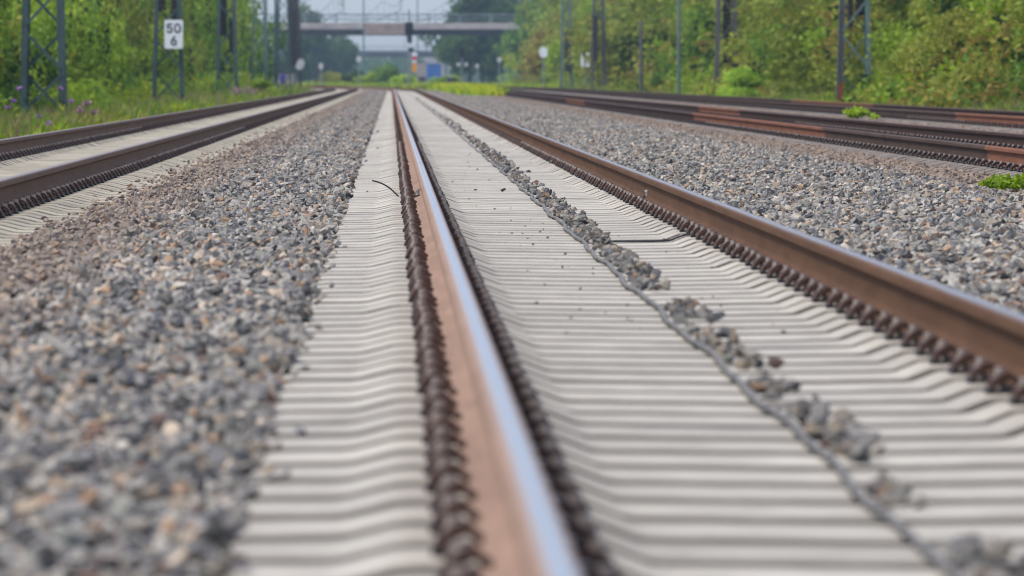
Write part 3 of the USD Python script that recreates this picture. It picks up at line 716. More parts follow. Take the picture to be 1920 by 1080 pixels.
def tree(name, label, loc, w, h, n, leaf, mat, seed, trunk_h=0.25, droop=0.2, group=None, lobes=16):
    r = np.random.default_rng(seed)
    t = thing(name, label, "tree", loc, 0, group)
    c = np.c_[r.normal(0, w * 0.24, lobes), r.normal(0, w * 0.24, lobes), r.uniform(trunk_h + 0.05, 0.88, lobes) * h]
    c[:, :2] *= (1.15 - 0.75 * np.abs((c[:, 2] / h - trunk_h) / (1 - trunk_h) - 0.4))[:, None]
    rad = np.c_[r.uniform(0.14, 0.28, lobes) * w, r.uniform(0.14, 0.28, lobes) * w, r.uniform(0.09, 0.17, lobes) * h]
    mesh("crown", leaves(r, blob_points(r, n, c, rad, 0.45), leaf, leaf * 0.38, droop), mat, t)
    br = [tube(spline([(0, 0, -0.4), (0.01 * h, 0, h * 0.3), (0, 0.01 * h, h * 0.75)], 10), np.linspace(0.022 * h, 0.006 * h, 10), 8)]
    for k in range(6):
        z0 = r.uniform(0.25, 0.55) * h
        br.append(tube(spline([(0, 0, z0), c[k] * 0.5 + np.array([0, 0, z0 * 0.5]), c[k]], 7), np.linspace(0.009 * h, 0.003 * h, 7), 5))
    mesh("trunk", cat(*br), "bark", t, 60)
    return t
def clump_mesh(seed, n, rad, leaf, droop, strands=0):
    r = np.random.default_rng(seed)
    d = r.normal(size=(n, 3)); d /= np.linalg.norm(d, axis=1, keepdims=True)
    p = d * r.uniform(0.2, 1, (n, 1)) ** 0.5 * np.asarray(rad)
    if strands:
        k = n // strands
        xy = r.normal(0, 0.45, (strands, 2)) * np.asarray(rad)[:2]
        top = r.uniform(0.3, 1.0, strands) * np.asarray(rad)[2]
        p = np.vstack([np.c_[xy[i, 0] + r.normal(0, 0.05, k), xy[i, 1] + r.normal(0, 0.05, k), top[i] - np.linspace(0, 1, k) ** 1.1 * rad[2] * r.uniform(1.0, 1.9)] for i in range(strands)])
    return leaves(r, p, leaf, leaf * 0.3, droop)

# overgrown bank on the right, one continuous mass of shrubs and creepers
r = np.random.default_rng(401)
def bank(side, y0, y1, n, seed, face, slope, hscale):
    r = np.random.default_rng(seed)
    y = 1 / r.uniform(1 / y1, 1 / y0, n)
    top = 1.0 + 0.0135 * y * hscale
    z = r.uniform(-0.05, 1.0, n) ** 0.9 * top - 0.25
    lump = meshkit.fbm(np.c_[y / 8.0, z / 1.9, 0 * y], 2, seed)
    x = face - 0.6 + slope * np.maximum(z, 0) + np.clip(1.35 - 1.6 * lump, 0, 1) * 5.5 + r.uniform(0, 0.4, n)
    return np.c_[side * x + (bend(y) if side < 0 else 0), y, z], y
p, y = bank(1, 118, 800, 5600, 402, 13.1, 0.28, 1.25)
cl = [[(clump_mesh(500 + k, 60, (0.5, 0.7, 0.42), 0.22, 0.35), "leaf_bank", False)] for k in range(4)] + \
     [[(clump_mesh(510 + k, 60, (0.5, 0.7, 0.42), 0.21, 0.3), m, False)] for k, m in enumerate(("leaf_olive", "leaf_green", "leaf_bronze", "leaf_dark", "leaf_fresh"))]
kind = meshkit.noise(np.c_[p[:, 1] / 9.0, p[:, 2] / 2.5, 0 * y], 9) * 0.75 + r.random(len(y)) * 0.25
idx = np.clip((kind * 1.9 - 0.45) * 9, 0, 8).astype(int)
sc = np.interp(y, [118, 200, 400, 800], [0.8, 0.95, 1.5, 2.4]) * r.uniform(0.75, 1.25, len(y))
instancer("bank_thicket", cl, p, idx, r.uniform(0, 6.28, len(y)), sc, label="dense green thicket of creepers covering the bank along the right side", cat="thicket")
# single shrubs that stand out from it
def right_shrub(px, X, w, h, mat, label, seed, n=2600, leaf=0.15, droop=0.25, name="shrub"):
    Y = FPX * X / (px - 733)
    shrub(name, label, "shrub", (X, Y, -0.4), w, h, n, leaf * max(1.0, Y / 220), mat, seed, droop, None, 5 if name == "round_bush" else 11)
right_shrub(1850, 15.0, 3.2, 2.9, "leaf_olive", "rounded olive green shrub at the right edge of the photo on the bank", 611, 4200)
right_shrub(1800, 14.2, 1.5, 0.95, "leaf_silver", "low shrub with pale silvery leaves at the foot of the right bank", 612, 2200, 0.11)
right_shrub(1715, 15.3, 3.0, 2.6, "leaf_fresh", "yellowish green shrub right beside the lattice mast with the rusty leg", 613, 3800)
right_shrub(1668, 14.6, 1.3, 0.9, "leaf_silver", "small pale leaved shrub just right of the rusty legged mast foot", 614, 1600, 0.11)
right_shrub(1540, 15.6, 3.0, 3.9, "leaf_fresh", "tall light green shrub left of the mast with the rusty leg", 615, 3800)
right_shrub(1475, 15.5, 2.4, 3.4, "leaf_bronze", "reddish bronze shrub between the two nearer right hand masts", 616, 3000)
right_shrub(1500, 14.6, 1.5, 1.0, "leaf_silver", "low grey green shrub between the round bush and the rusty legged mast", 617, 1800, 0.11)
right_shrub(1412, 13.9, 2.5, 1.75, "leaf_bright", "round bright green bush at the trackside in front of the right bank", 618, 6500, 0.12, 0.1, "round_bush")
right_shrub(1322, 15.4, 3.2, 4.6, "leaf_green", "tall fresh green shrub just left of the dark second mast on the right", 619, 3600)
right_shrub(1262, 14.4, 2.0, 1.9, "leaf_green", "mid green bush around the foot of the thin pale pole", 620, 2200)
right_shrub(1245, 15.8, 4.0, 5.4, "leaf_dark", "dark green shrub behind the thin pale pole", 621, 3600, 0.17)
right_shrub(1180, 15.4, 4.5, 5.6, "leaf_olive", "olive shrub on the right bank above the dark thin pole", 622, 3600, 0.17)
right_shrub(1090, 15.2, 5.5, 7.4, "leaf_fresh", "tall yellow green shrub behind the white sign with dark figures", 623, 4000, 0.17)
right_shrub(1035, 15.0, 5.0, 7.0, "leaf_bronze", "brownish green shrub at the far end of the right bank beside the bridge", 624, 3400, 0.17)
right_shrub(1352, 13.4, 1.2, 0.6, "leaf_yellow", "low yellow flowering weed at the foot of the dark second right mast", 625, 1500, 0.08, 0.0, "weed")
tree("tree", "dark leafy tree rising on the bank behind the rusty legged mast", (22.0, 350, 2.5), 8, 10.5, 6500, 0.3, "leaf_dark", 641, 0.2)
tree("tree", "dark green tree behind the far end of the right bank", (22.0, 760, 0.0), 12, 15, 6500, 0.5, "leaf_green", 642, 0.15)

# left side: hanging light green growth
p, y = bank(-1, 90, 620, 5600, 702, 9.0, 0.22, 1.3)
cl = [[(clump_mesh(720 + k, 96, (0.42, 0.6, 1.0), 0.21, 1.6, 7), m, False)] for k, m in enumerate(("leaf_fresh", "leaf_fresh", "leaf_green", "leaf_olive", "leaf_fresh", "leaf_dark"))]
kind = meshkit.noise(np.c_[p[:, 1] / 6.0, p[:, 2] / 2.5, 0 * y], 19) * 0.7 + r.random(len(y)) * 0.3
low = np.clip(1.0 - p[:, 2] / (0.35 * (1 + 0.0135 * y)), 0, 1)
idx = np.where(r.random(len(y)) < 0.62 * low * meshkit.noise(np.c_[p[:, 1] / 5.0, p[:, 2] / 2.0, 0 * y], 29) * 1.6 + 0.05, 5, np.clip((kind * 1.4 - 0.2) * 5, 0, 4).astype(int))
sc = np.interp(y, [90, 200, 400, 620], [0.85, 1.0, 1.5, 2.2]) * r.uniform(0.75, 1.25, len(y))
instancer("trackside_thicket", cl, p, idx, r.uniform(0, 6.28, len(y)), sc, label="curtain of hanging light green shoots along the left side", cat="thicket")
def left_shrub(px, X, w, h, mat, label, seed, n=3000, leaf=0.16, droop=1.2, name="shrub"):
    Y = FPX * X / (px - 733)
    shrub(name, label, "shrub", (X + float(bend(Y)), Y, -0.4), w, h, n, leaf * max(1.0, Y / 220), mat, seed, droop)
left_shrub(15, -10.6, 2.6, 3.0, "leaf_green", "leafy green shrub at the left edge of the photo behind the first mast", 731, 3400)
left_shrub(85, -10.9, 2.6, 3.2, "leaf_olive", "olive green shrub seen through the lattice of the first left mast", 732, 3000)
left_shrub(165, -11.0, 2.8, 3.6, "leaf_fresh", "light green shrub with long hanging shoots right of the first left mast", 733, 4200)
left_shrub(240, -11.2, 2.8, 3.8, "leaf_fresh", "yellow green shrub with hanging shoots left of the mast with the sign", 734, 4200)
left_shrub(375, -11.0, 3.2, 4.6, "leaf_lime", "bright hanging shrub just right of the kilometre sign", 735, 4200)
left_shrub(455, -11.0, 4.0, 6.2, "leaf_green", "mid green shrub right of the third left mast", 736, 3400)
left_shrub(505, -10.2, 4.5, 7.2, "leaf_fresh", "light green shrub at the far end of the left growth by the dark masts", 737, 3400)
# grass and weeds
def tuft(seed, n, h, spread, w=0.012):
    r = np.random.default_rng(seed)
    b = np.c_[r.normal(0, spread, (n, 2)), np.zeros(n)]
    d = np.c_[r.normal(0, 0.4, (n, 2)), np.ones(n)]; d /= np.linalg.norm(d, axis=1, keepdims=True)
    L = h * r.uniform(0.45, 1.1, (n, 1))
    s = np.cross(d, r.normal(size=(n, 3))); s /= np.linalg.norm(s, axis=1, keepdims=True)
    bendv = np.c_[r.normal(0, 0.25, (n, 2)), np.full(n, -0.1)] * L
    v = np.stack([b - s * w, b + s * w, b + d * L * 0.6 + s * w * 0.8 + bendv * 0.3, b + d * L * 0.6 - s * w * 0.8 + bendv * 0.3, b + d * L + bendv], 1).reshape(-1, 3)
    k = np.arange(n)[:, None] * 5
    return v, np.vstack([k + [0, 1, 2], k + [0, 2, 3], k + [3, 2, 4]])
GR = [[(tuft(800 + k, 46, hh, 0.16, 0.014), m, False)] for k, (m, hh) in enumerate((("leaf_grass", 0.36), ("leaf_dry", 0.5), ("leaf_lime", 0.34), ("leaf_green", 0.42)))]
def grass(name, label, n, x0, x1, y0, y1, seed, z, sc0, probs=(0.5, 0.1, 0.2, 0.2), protos=GR, cat_="grass"):
    r = np.random.default_rng(seed)
    y = 1 / r.uniform(1 / y1, 1 / y0, n); x = r.uniform(x0, x1, n)
    zz = np.array([z(a) for a in x]) if callable(z) else np.full(n, z)
    if name == "grass":
        ok = meshkit.fbm(np.c_[x * 0.9, y / 9.0, 0 * y], 3, seed) + 0.2 * r.random(n) > 0.58
        x, y, zz, n = x[ok], y[ok], zz[ok], int(ok.sum())
    s = sc0 * r.uniform(0.45, 1.5, n) * np.interp(y, [100, 300, 800], [1, 1.5, 2.6])
    instancer(name, protos, np.c_[x + (bend(y) if x0 < 10 else 0), y, zz], r.choice(len(protos), n, p=probs), r.uniform(0, 6.28, n), s, label=label, cat=cat_)
grass("grass", "long yellow green grass along the left verge between track and thicket", 5600, -9.8, -5.9, 80, 560, 811, lambda x: float(np.interp(x, [-11, -9, -5.6, -5.2], [-0.25, -0.47, -0.44, -0.3])), 0.95, (0.42, 0.16, 0.14, 0.28))
grass("grass", "green grass strip at the foot of the right bank", 3000, 12.7, 15.2, 110, 760, 812, lambda x: float(np.interp(x, [12.6, 13.4, 15.5], [-0.48, -0.42, -0.12])), 0.95, (0.35, 0.1, 0.3, 0.25))
WD = [[(tuft(830 + k, 60, 0.42, 0.2, 0.018), m, False)] for k, m in enumerate(("leaf_yellow", "leaf_lime", "leaf_green"))]
grass("weeds", "patch of yellow flowering weeds in the ballast between middle and right tracks", 460, 3.9, 5.0, 310, 500, 813, -0.2, 0.72, (0.5, 0.35, 0.15), WD, "weeds")
grass("weeds", "pale green weeds where the tracks disappear round the bend", 1100, 3.5, 26, 560, 900, 814, -0.55, 0.8, (0.12, 0.33, 0.55), WD, "weeds")
TW = [[(cat(tuft(850 + k, 26, 0.75, 0.14, 0.012), leaves(np.random.default_rng(860 + k), np.c_[np.random.default_rng(870 + k).normal(0, 0.16, (70, 2)), np.random.default_rng(880 + k).uniform(0.05, 0.75, 70)], 0.13, 0.035, 0.1)), m, False)] for k, m in enumerate(("leaf_grass", "leaf_green", "leaf_fresh"))]
grass("tall_weeds", "tall leafy weeds along the left verge behind the first masts", 330, -9.9, -7.7, 112, 420, 815, -0.46, 0.85, (0.3, 0.4, 0.3), TW, "weeds")
# two small plants in the ballast
def small_plant(loc, w, h, n, mat, label, seed, leaf):
    t = thing("small_plant", label, "plant", loc)
    fol, st = shrub_meshes(seed, w, h, n, leaf, -0.3, 0.0, 9)
    mesh("foliage", fol, mat, t); mesh("stem", move(st, (0, 0, 0), 0.7), "leaf_green", t, 60)
small_plant(tuple(gpt(1898, 367, -0.17)), 0.36, 0.15, 520, "leaf_fresh", "small leafy green plant in the ballast at the right edge of the photo", 841, 0.05)
q = at(1612, 128, z=-0.16)
small_plant(tuple(q), 0.42, 0.26, 320, "leaf_lime", "small light green weed growing between the two rusty right tracks", 842, 0.09)
# flowering plants by the first mast
def flower(px, py, Y, label, mat="petal", top=0.05):
    p = at(px, Y, py)
    base = np.array([p[0] + 0.03, Y, -0.45])
    t = thing("flowering_plant", label, "flower", tuple(base))
    d = p - base
    mesh("stem", tube(spline([(0, 0, 0), d * 0.5 + np.array([0.02, 0, 0]), d], 7), 0.006, 5), "leaf_green", t, 60)
    r = np.random.default_rng(int(px + py)); n = 60
    u = r.normal(size=(n, 3)); u /= np.linalg.norm(u, axis=1, keepdims=True); u[:, 2] = np.abs(u[:, 2]) * 0.9 - 0.1
    mesh("flower_head", move(leaves(r, u * top * 0.5, top, top * 0.3), d), mat, t)
    mesh("leaf_cluster", leaves(r, np.c_[r.normal(0, 0.05, (26, 2)), r.uniform(0.05, 0.7, 26) * d[2]], 0.13, 0.03, 0.2), "leaf_grass", t)
flower(37, 166, 128, "purple flower just left of the first mast's left leg")
flower(114, 167, 128, "purple flower in front of the first mast's right leg")
flower(133, 190, 128, "purple flower just right of the first mast's right leg")
flower(70, 243, 118, "violet flower at the rail edge, the lowest of the purple flowers", "petal", 0.06)
flower(91, 232, 118, "violet flower low in the grass beside the first mast's foot", "petal", 0.055)
flower(74, 219, 122, "dark purple flower between the feet of the first mast", "petal", 0.055)
flower(16, 202, 126, "mauve flower near the left edge of the photo", "petal", 0.05)
flower(27, 190, 126, "mauve flower left of the first mast, above its neighbour", "petal", 0.05)
for k, (px, py) in enumerate(((150, 207), (165, 195), (178, 212))):
    flower(px, py, 132, ("faded brownish pink flower head right of the first mast, leftmost of three", "tall faded brownish flower head, middle one of three right of the mast", "faded brownish pink flower head, rightmost of three by the gravel")[k], "petal_pale", 0.08)
shrub("flowering_shrub", "small pink flowering shrub on the left verge beside the third mast", "shrub", (-6.3, 290, -0.45), 0.9, 0.8, 700, 0.12, "petal_pale", 851, 0.0)
shrub("shrub", "low bright green shrub on the left verge next to the pink one", "shrub", (-6.4, 322, -0.45), 1.1, 1.1, 1400, 0.14, "leaf_fresh", 852, 0.0)

# ------------------------------------------------------------------ masts of the overhead line
def lattice_mast(label, X, Y, h=9.0, base=0.92, mat="mast_green", legw=0.10, phase=0.0, pitch=1.15, footing_z=-0.45, rusty=False, panel=1.02, group=None):
    """Four tapering angle-iron legs with crossed diagonals on each face, on a concrete footing."""
    t = thing("lattice_mast", label, "mast", (X, Y, footing_z), 0, group)
    tw = 0.40
    def half(z):
        return (base + (tw - base) * z / h) / 2
    for sx in (-1, 1):
        for sy in (-1, 1):
            a, b = np.array([sx * half(0), sy * half(0), -0.05]), np.array([sx * half(h), sy * half(h), h])
            if rusty and sx < 0 and sy < 0:
                c = a + (b - a) * 0.105
                lg = cat(bar(a, c, legw, 0.014, (0, 1, 0)), bar(a + [0.04, 0, 0], c + [0.04, 0, 0], 0.014, legw, (0, 1, 0)))
                p = mesh("leg", cat(bar(c, b, legw, 0.014, (0, 1, 0)), bar(c - [0.045, -0.045, 0], b - [0.045, -0.045, 0], 0.014, legw, (0, 1, 0))), "mast_grey", t)
                tag(mesh("leg_foot", lg, "mast_rust", t), "rusty red lower end of a leg")
            else:
                mesh("leg", cat(bar(a, b, legw, 0.014, (0, 1, 0)), bar(a + [sx * (legw / 2 - 0.008), -sy * legw / 2, 0], b + [sx * (legw / 2 - 0.008), -sy * legw / 2, 0], 0.014, legw, (0, 1, 0))), mat, t)
            mesh("gusset", cat(bar(a + [sx * 0.075, 0, 0.0], a + [sx * 0.0, 0, 0.36], 0.13, 0.012, (0, 1, 0)), bar(a + [-sx * 0.05, 0, 0.0], a + [0, 0, 0.3], 0.10, 0.011, (0, 1, 0))), mat, t)
    z = 0.25 + phase; k = 0
    while z < h - 0.5:
        z2 = z + panel * (0.6 + 0.4 * half(z) / half(0))
        for sy in (-1, 1):
            s = 1 if (k % 2 == 0) == (sy < 0) else -1
            mesh("diagonal", bar((-s * half(z), sy * (half(z) + (0.012 if sy < 0 else 0.0)), z), (s * half(z2), sy * (half(z2) + (0.012 if sy < 0 else 0)), z2), 0.06, 0.01, (0, 1, 0)), mat, t)
            s2 = s
            mesh("diagonal", bar((-sy * half(z) * 1.012, -s2 * half(z), z), (-sy * half(z2) * 1.012, s2 * half(z2), z2), 0.01, 0.06, (0, 1, 0)), mat, t)
        z = z2 + 0.12; k += 1
    zc = 0.55
    mesh("crossbar", bar((-half(zc), -half(zc) - 0.03, zc), (half(zc), -half(zc) - 0.03, zc), 0.06, 0.012), mat, t)
    mesh("footing", box(-base / 2 - 0.22, base / 2 + 0.22, -base / 2 - 0.22, base / 2 + 0.22, -0.4, 0.08, 0.02), "footing", t)
    mesh("bracket", cat(bar((0, 0, h - 2.3), (2.4, 0, h - 1.6), 0.06), bar((0, 0, h - 1.1), (2.4, 0, h - 1.6), 0.05)), "steel_grey", t)
    return t
def weight(label, X, Y, z0, h, w, d=0.3):
    """A hanging stack of cast weights that keeps the overhead wire tight."""
    t = thing("tension_weight", label, "weight", (X, Y, z0))
    n = int(h / 0.17)
    for k in range(n):
        mesh("weight_plate", box(-w / 2, w / 2, -d / 2, d / 2, k * 0.17, k * 0.17 + 0.155, 0.015), "weight_iron", t)
    mesh("rod", tube([(0, 0, -0.12), (0, 0, n * 0.17 + 2.5)], 0.014, 6), "mast_grey", t, 60)
lattice_mast("blue green lattice mast nearest on the left, crossed bars, purple flowers round it", at(83, 140, z=0)[0], 140, legw=0.135, base=0.84, footing_z=-0.32, panel=0.80, phase=0.02, group=None)
M2 = at(316, 219, z=0)[0]
lattice_mast("lattice mast on the left carrying the white kilometre sign", M2, 219, legw=0.125, base=0.95, footing_z=-0.36, panel=1.0)
M3 = at(426, 297, z=0)[0]
lattice_mast("third lattice mast on the left with two hanging dark weights", M3, 297, legw=0.13, base=0.9, footing_z=-0.4, mat="mast_green", panel=1.0)
lattice_mast("faint pale green lattice mast on the left before the dark pair", at(486, 374, z=0)[0], 374, base=0.82, mat="mast_pale", footing_z=-0.4)
M5 = at(532, 452, z=0)[0]
lattice_mast("dark lattice mast at the far left, left one of the close pair", M5, 452, base=1.0, footing_z=-0.4, legw=0.13)
M6 = at(553, 500, z=0)[0]
lattice_mast("grey lattice mast at the far left, right one of the close pair", M6, 500, base=0.9, mat="mast_grey", footing_z=-0.4, legw=0.2)
weight("dark weight stack hanging in the mast above the kilometre sign, wider one", at(330, 219.1, z=0)[0], 219.2, 2.60, 2.2, 0.30)
weight("dark weight stack hanging left in the mast with the kilometre sign", at(303, 219.1, z=0)[0], 219.2, 2.92, 1.9, 0.30)
weight("dark weight stack in the third left mast, left and shorter hanging one", at(419, 297, z=0)[0], 297, 2.60, 2.4, 0.36)
weight("dark weight stack in the third left mast, right and lower hanging one", at(434, 297, z=0)[0], 297, 1.85, 1.6, 0.22)
weight("brown dark weight stack hanging at the far left grey mast", at(549, 499, z=0)[0], 499.2, 1.7, 5.6, 0.72)
RM1 = at(1602, 198, z=0)[0]
lattice_mast("lattice mast on the right with a rusty red lower left leg", RM1, 198, legw=0.14, base=0.90, mat="mast_pale", rusty=True, footing_z=-0.38, panel=1.0)
weight("dark weight stack left in the right mast with the rusty leg", at(1595, 198, z=0)[0], 198.1, 2.2, 1.9, 0.16)
weight("wide dark weight stack right in the mast with the rusty leg", at(1615, 198, z=0)[0], 198.1, 2.55, 1.7, 0.32)
RM2 = at(1362, 268, z=0)[0]
lattice_mast("dark lattice mast on the right beside the round bush", RM2, 268, base=0.84, mat="mast_grey", footing_z=-0.4, legw=0.16)
weight("dark weight stack hanging between the legs of the mast beside the round bush", at(1363, 268, z=0)[0], 268, 1.3, 3.8, 0.32)
RM3 = at(1122, 420, z=0)[0]
lattice_mast("dark distant lattice mast on the right bank beside the sign with figures", RM3, 420, base=0.85, mat="mast_grey", footing_z=-0.4, legw=0.19)
weight("dark weight stack on the distant right mast beside the sign with figures", at(1116, 420, z=0)[0], 419.5, 1.8, 3.0, 0.3)
RM4 = at(1062, 480, z=0)[0]
lattice_mast("pale distant lattice mast farthest along the right bank", RM4, 480, base=0.8, mat="mast_pale", footing_z=-0.4, legw=0.19)
weight("dark weight stack on the farthest right lattice mast", at(1064, 480, z=0)[0], 479.5, 1.2, 3.0, 0.45)
def pole(label, px, Y, h, rad, mat, z0=-0.45):
    t = thing("pole", label, "pole", (at(px, Y, z=0)[0], Y, z0))
    mesh("shaft", tube([(0, 0, -0.2), (0, 0, h * 0.5), (0, 0, h)], [rad, rad * 0.9, rad * 0.8], 10), mat, t, 50)
    mesh("base_plate", box(-rad * 2, rad * 2, -rad * 2, rad * 2, -0.05, 0.06, 0.01), "footing", t)
    mesh("cap", cyl((0, 0, h), rad * 0.95, 0.05, 10, "z", rad * 0.5), mat, t, 50)
pole("thin pale green pole in front of the right bank", 1273, 296, 8, 0.085, "mast_pale")
pole("thin dark pole in front of the right bank left of the pale one", 1202, 340, 4.0, 0.11, "mast_grey")
pole("dark green post at the far left beside the close pair of masts", 518, 440, 9, 0.13, "mast_green")
pole("thin pale post at the far left, left of the dark green post", 500, 470, 9, 0.09, "mast_pale")

# ------------------------------------------------------------------ signs
def panel(w, h, d=0.02, rad=0.04):
    from shapely.geometry import box as sbox
    g = sbox(-w / 2 + rad, -h / 2 + rad, w / 2 - rad, h / 2 - rad).buffer(rad, 6)
    m = trimesh.creation.extrude_polygon(g, d, engine="earcut")
    v = np.array(m.vertices)
    return np.c_[v[:, 0], -v[:, 2], v[:, 1]] @ np.eye(3), np.array(m.faces)[:, ::-1] if False else np.array(m.faces)
def text_face(s, height, d=0.006):
    m = meshkit.text_mesh(s, height, d, bold=True)
    v = np.array(m.vertices); v[:, 0] -= (v[:, 0].min() + v[:, 0].max()) / 2; v[:, 1] -= (v[:, 1].min() + v[:, 1].max()) / 2
    return np.c_[v[:, 0], -v[:, 2], v[:, 1]], np.array(m.faces)
Y = 218.2
c = at(326.5, Y, 64.5)
km = thing("kilometre_sign", "white board with 50 above 6 in black on the left mast", "sign", tuple(c))
mesh("board", panel(0.60, 0.94, 0.02, 0.05), "sign_white", km)
mesh("numeral", move(text_face("50", 0.29), (0, -0.022, 0.20)), "sign_black", km)
mesh("numeral", move(text_face("6", 0.29), (0, -0.022, -0.21)), "sign_black", km)
mesh("holder", cat(box(-0.25, 0.3, 0.002, 0.32, 0.28, 0.33), box(-0.25, 0.3, 0.002, 0.32, -0.33, -0.28)), "steel_grey", km)
def post_sign(label, px, py, w, h, Y, mat="sign_white", round_=False, text=None, mark=None, name="trackside_sign", post=True, tilt=0.0):
    c = at(px, Y, py)
    t = thing(name, label, "sign", tuple(c))
    pl = panel(w, h, 0.03, min(w, h) * (0.49 if round_ else 0.08))
    if tilt:
        v = pl[0]; ca, sa = math.cos(tilt), math.sin(tilt)
        pl = (np.c_[v[:, 0] * ca + v[:, 2] * sa, v[:, 1], -v[:, 0] * sa + v[:, 2] * ca], pl[1])
    mesh("board", pl, mat, t)
    if mark:
        mesh("mark", move(panel(w * mark[0], h * mark[1], 0.01, min(w * mark[0], h * mark[1]) * 0.2), (0, -0.032, h * mark[2])), mark[3], t)
    if text:
        ys_ = np.linspace(0.5, -0.5, len(text) + 2)[1:-1] * h * 1.05
        for s, zz in zip(text, ys_):
            mesh("numeral", move(text_face(s, h / (len(text) + 1.0) * 0.75), (0, -0.033, zz)), "sign_black", t)
    if post:
        mesh("post", tube([(0, 0.06, h * 0.4), (0, 0.06, -0.5 - c[2])], 0.05, 8), "steel_grey", t, 50)
    return t
post_sign("white sign with dark figures on a post before the right bank", 1097, 112, 0.56, 0.95, 440, "sign_white", text=("4", "8"))
post_sign("plain white round topped sign before the right bank by the bridge", 1019, 98, 0.62, 0.85, 520, "sign_white", True)
post_sign("tilted pale board on the dark left mast pair", 563, 121, 0.55, 0.85, 497, "sign_pale", True, tilt=0.4, post=False)
post_sign("small pale oval sign right of the dark left masts", 602, 124, 0.36, 0.55, 560, "sign_pale", True)
post_sign("small white sign beneath the bridge left of the signal", 673, 111, 0.46, 0.6, 620, "sign_pale", True)
post_sign("small pale sign before the dark trees, right one of two", 936, 112, 0.36, 0.5, 640, "sign_pale", True)
post_sign("small pale sign before the dark trees, left one of two", 895, 124, 0.32, 0.42, 640, "sign_pale", True)
# main signal
Y = 620.0
c = at(767, Y, 60)
sg = thing("main_signal", "tall black railway signal with red and white plate below the near bridge", "signal", (c[0], Y, -0.5))
def sz(py):
    return HC - (py - 148.5) / FPX * Y + 0.5
mesh("mast", tube([(0, 0.2, -0.2), (0, 0.2, sz(18))], 0.085, 10), "steel_grey", sg, 50)
hd = panel(0.74, sz(42) - sz(66), 0.12, 0.16)
mesh("signal_head", move(hd, (0, 0, (sz(42) + sz(66)) / 2)), "signal_black", sg)
mesh("signal_head", move(panel(0.44, sz(66) - sz(80), 0.12, 0.1), (0.06, 0, (sz(66) + sz(80)) / 2)), "signal_black", sg)
for k in range(3):
    mesh("lamp_hood", cyl((0, -0.36, (sz(48) + k * (sz(60) - sz(48)) / 2)), 0.13, 0.24, 12, "y"), "black_plate", sg, 50)
mesh("speed_board", move(panel(0.42, 0.36, 0.05, 0.05), (0.12, 0, sz(85))), "sign_white", sg)
mesh("speed_board", move(panel(0.5, 0.34, 0.05, 0.05), (0.2, 0, sz(93))), "signal_black", sg)
mesh("mast_plate", move(panel(0.46, 0.95, 0.04, 0.04), (0.5, 0, sz(108))), "sign_white", sg)
mesh("mast_plate_stripe", move(panel(0.40, 0.36, 0.02, 0.02), (0.5, -0.045, sz(109))), "sign_red", sg)
mesh("mast_plate", move(panel(0.40, 0.8, 0.04, 0.04), (0.48, 0, sz(127))), "sign_orange", sg)
mesh("ladder", cat(bar((-0.22, 0.3, 0), (-0.22, 0.3, sz(50)), 0.03), bar((-0.5, 0.3, 0), (-0.5, 0.3, sz(50)), 0.03), *[bar((-0.5, 0.3, q), (-0.22, 0.3, q), 0.02) for q in np.arange(0.4, sz(50), 0.4)]), "steel_grey", sg)
mesh("plate_bracket", bar((0, 0.12, sz(108)), (0.6, 0.06, sz(108)), 0.05), "steel_grey", sg)
mesh("base", box(-0.5, 0.5, -0.2, 0.6, -0.4, 0.25, 0.03), "footing", sg)
c = at(866, 640, 100); Y = 640.0
s2 = thing("shunting_signal", "small dark railway signal with two pale lamps before the dark trees", "signal", (c[0], Y, -0.5))
mesh("mast", tube([(0, 0.1, -0.2), (0, 0.1, sz(92))], 0.07, 8), "steel_grey", s2, 50)
mesh("signal_head", move(panel(0.44, sz(90) - sz(108), 0.1, 0.1), (0, 0, (sz(90) + sz(108)) / 2)), "signal_black", s2)
for k, dx in enumerate((-0.33, 0.42)):
    mesh("lamp", move(panel(0.3, 0.38, 0.05, 0.14), (dx, 0, sz(121))), "sign_pale", s2)
mesh("crossarm", bar((-0.5, 0.12, sz(121)), (0.6, 0.12, sz(121)), 0.06), "steel_grey", s2)

# cabinets in the distance
def cabinet(label, px0, px1, py0, py1, Y, mat, name="cabinet", z0=-0.5, roof="cabinet_dark", patches=()):
    a, b = at(px0, Y, py0), at(px1, Y, py0); w = b[0] - a[0]; h = a[2] - z0
    t = thing(name, label, "cabinet", ((a[0] + b[0]) / 2, Y, z0))
    d = max(0.8, w * 0.7)
    mesh("casing", box(-w / 2, w / 2, 0, d, 0.05, h, 0.03), mat, t)
    for s in (-1, 1):
        mesh("door", box(s * w / 4 - w * 0.22, s * w / 4 + w * 0.22, -0.025, 0.002, 0.18, h - 0.12, 0.008), mat, t)
    mesh("roof", box(-w / 2 - 0.05, w / 2 + 0.05, -0.05, d + 0.05, h + 0.002, h + 0.07, 0.02), roof, t)
    for (u0, u1, v0, v1, m) in patches:
        mesh("painted_patch", box(-w / 2 + u0 * w, -w / 2 + u1 * w, -0.036, -0.026, v0 * h, v1 * h), m, t)
    return t
cabinet("blue cabinet standing where the tracks bend, right of the signal", 800, 827, 121, 150, 800, "cabinet_blue", roof="cabinet_blue")
cabinet("brownish grey equipment hut beside the blue cabinet", 782, 800, 117, 150, 805, "cabinet_grey", "equipment_hut", patches=((0.15, 0.9, 0.05, 0.45, "cabinet_dark"),))
cabinet("grey trackside box with violet and pink paint by the dark left masts", 524, 538, 137, 160, 470, "cabinet_grey", "trackside_box", patches=((0.15, 0.75, 0.55, 0.95, "paint_violet"), (0.25, 0.8, 0.2, 0.5, "paint_pink")))
cabinet("pale grey trackside box between the two dark left masts", 540, 551, 137, 158, 484, "cabinet_grey", "trackside_box")
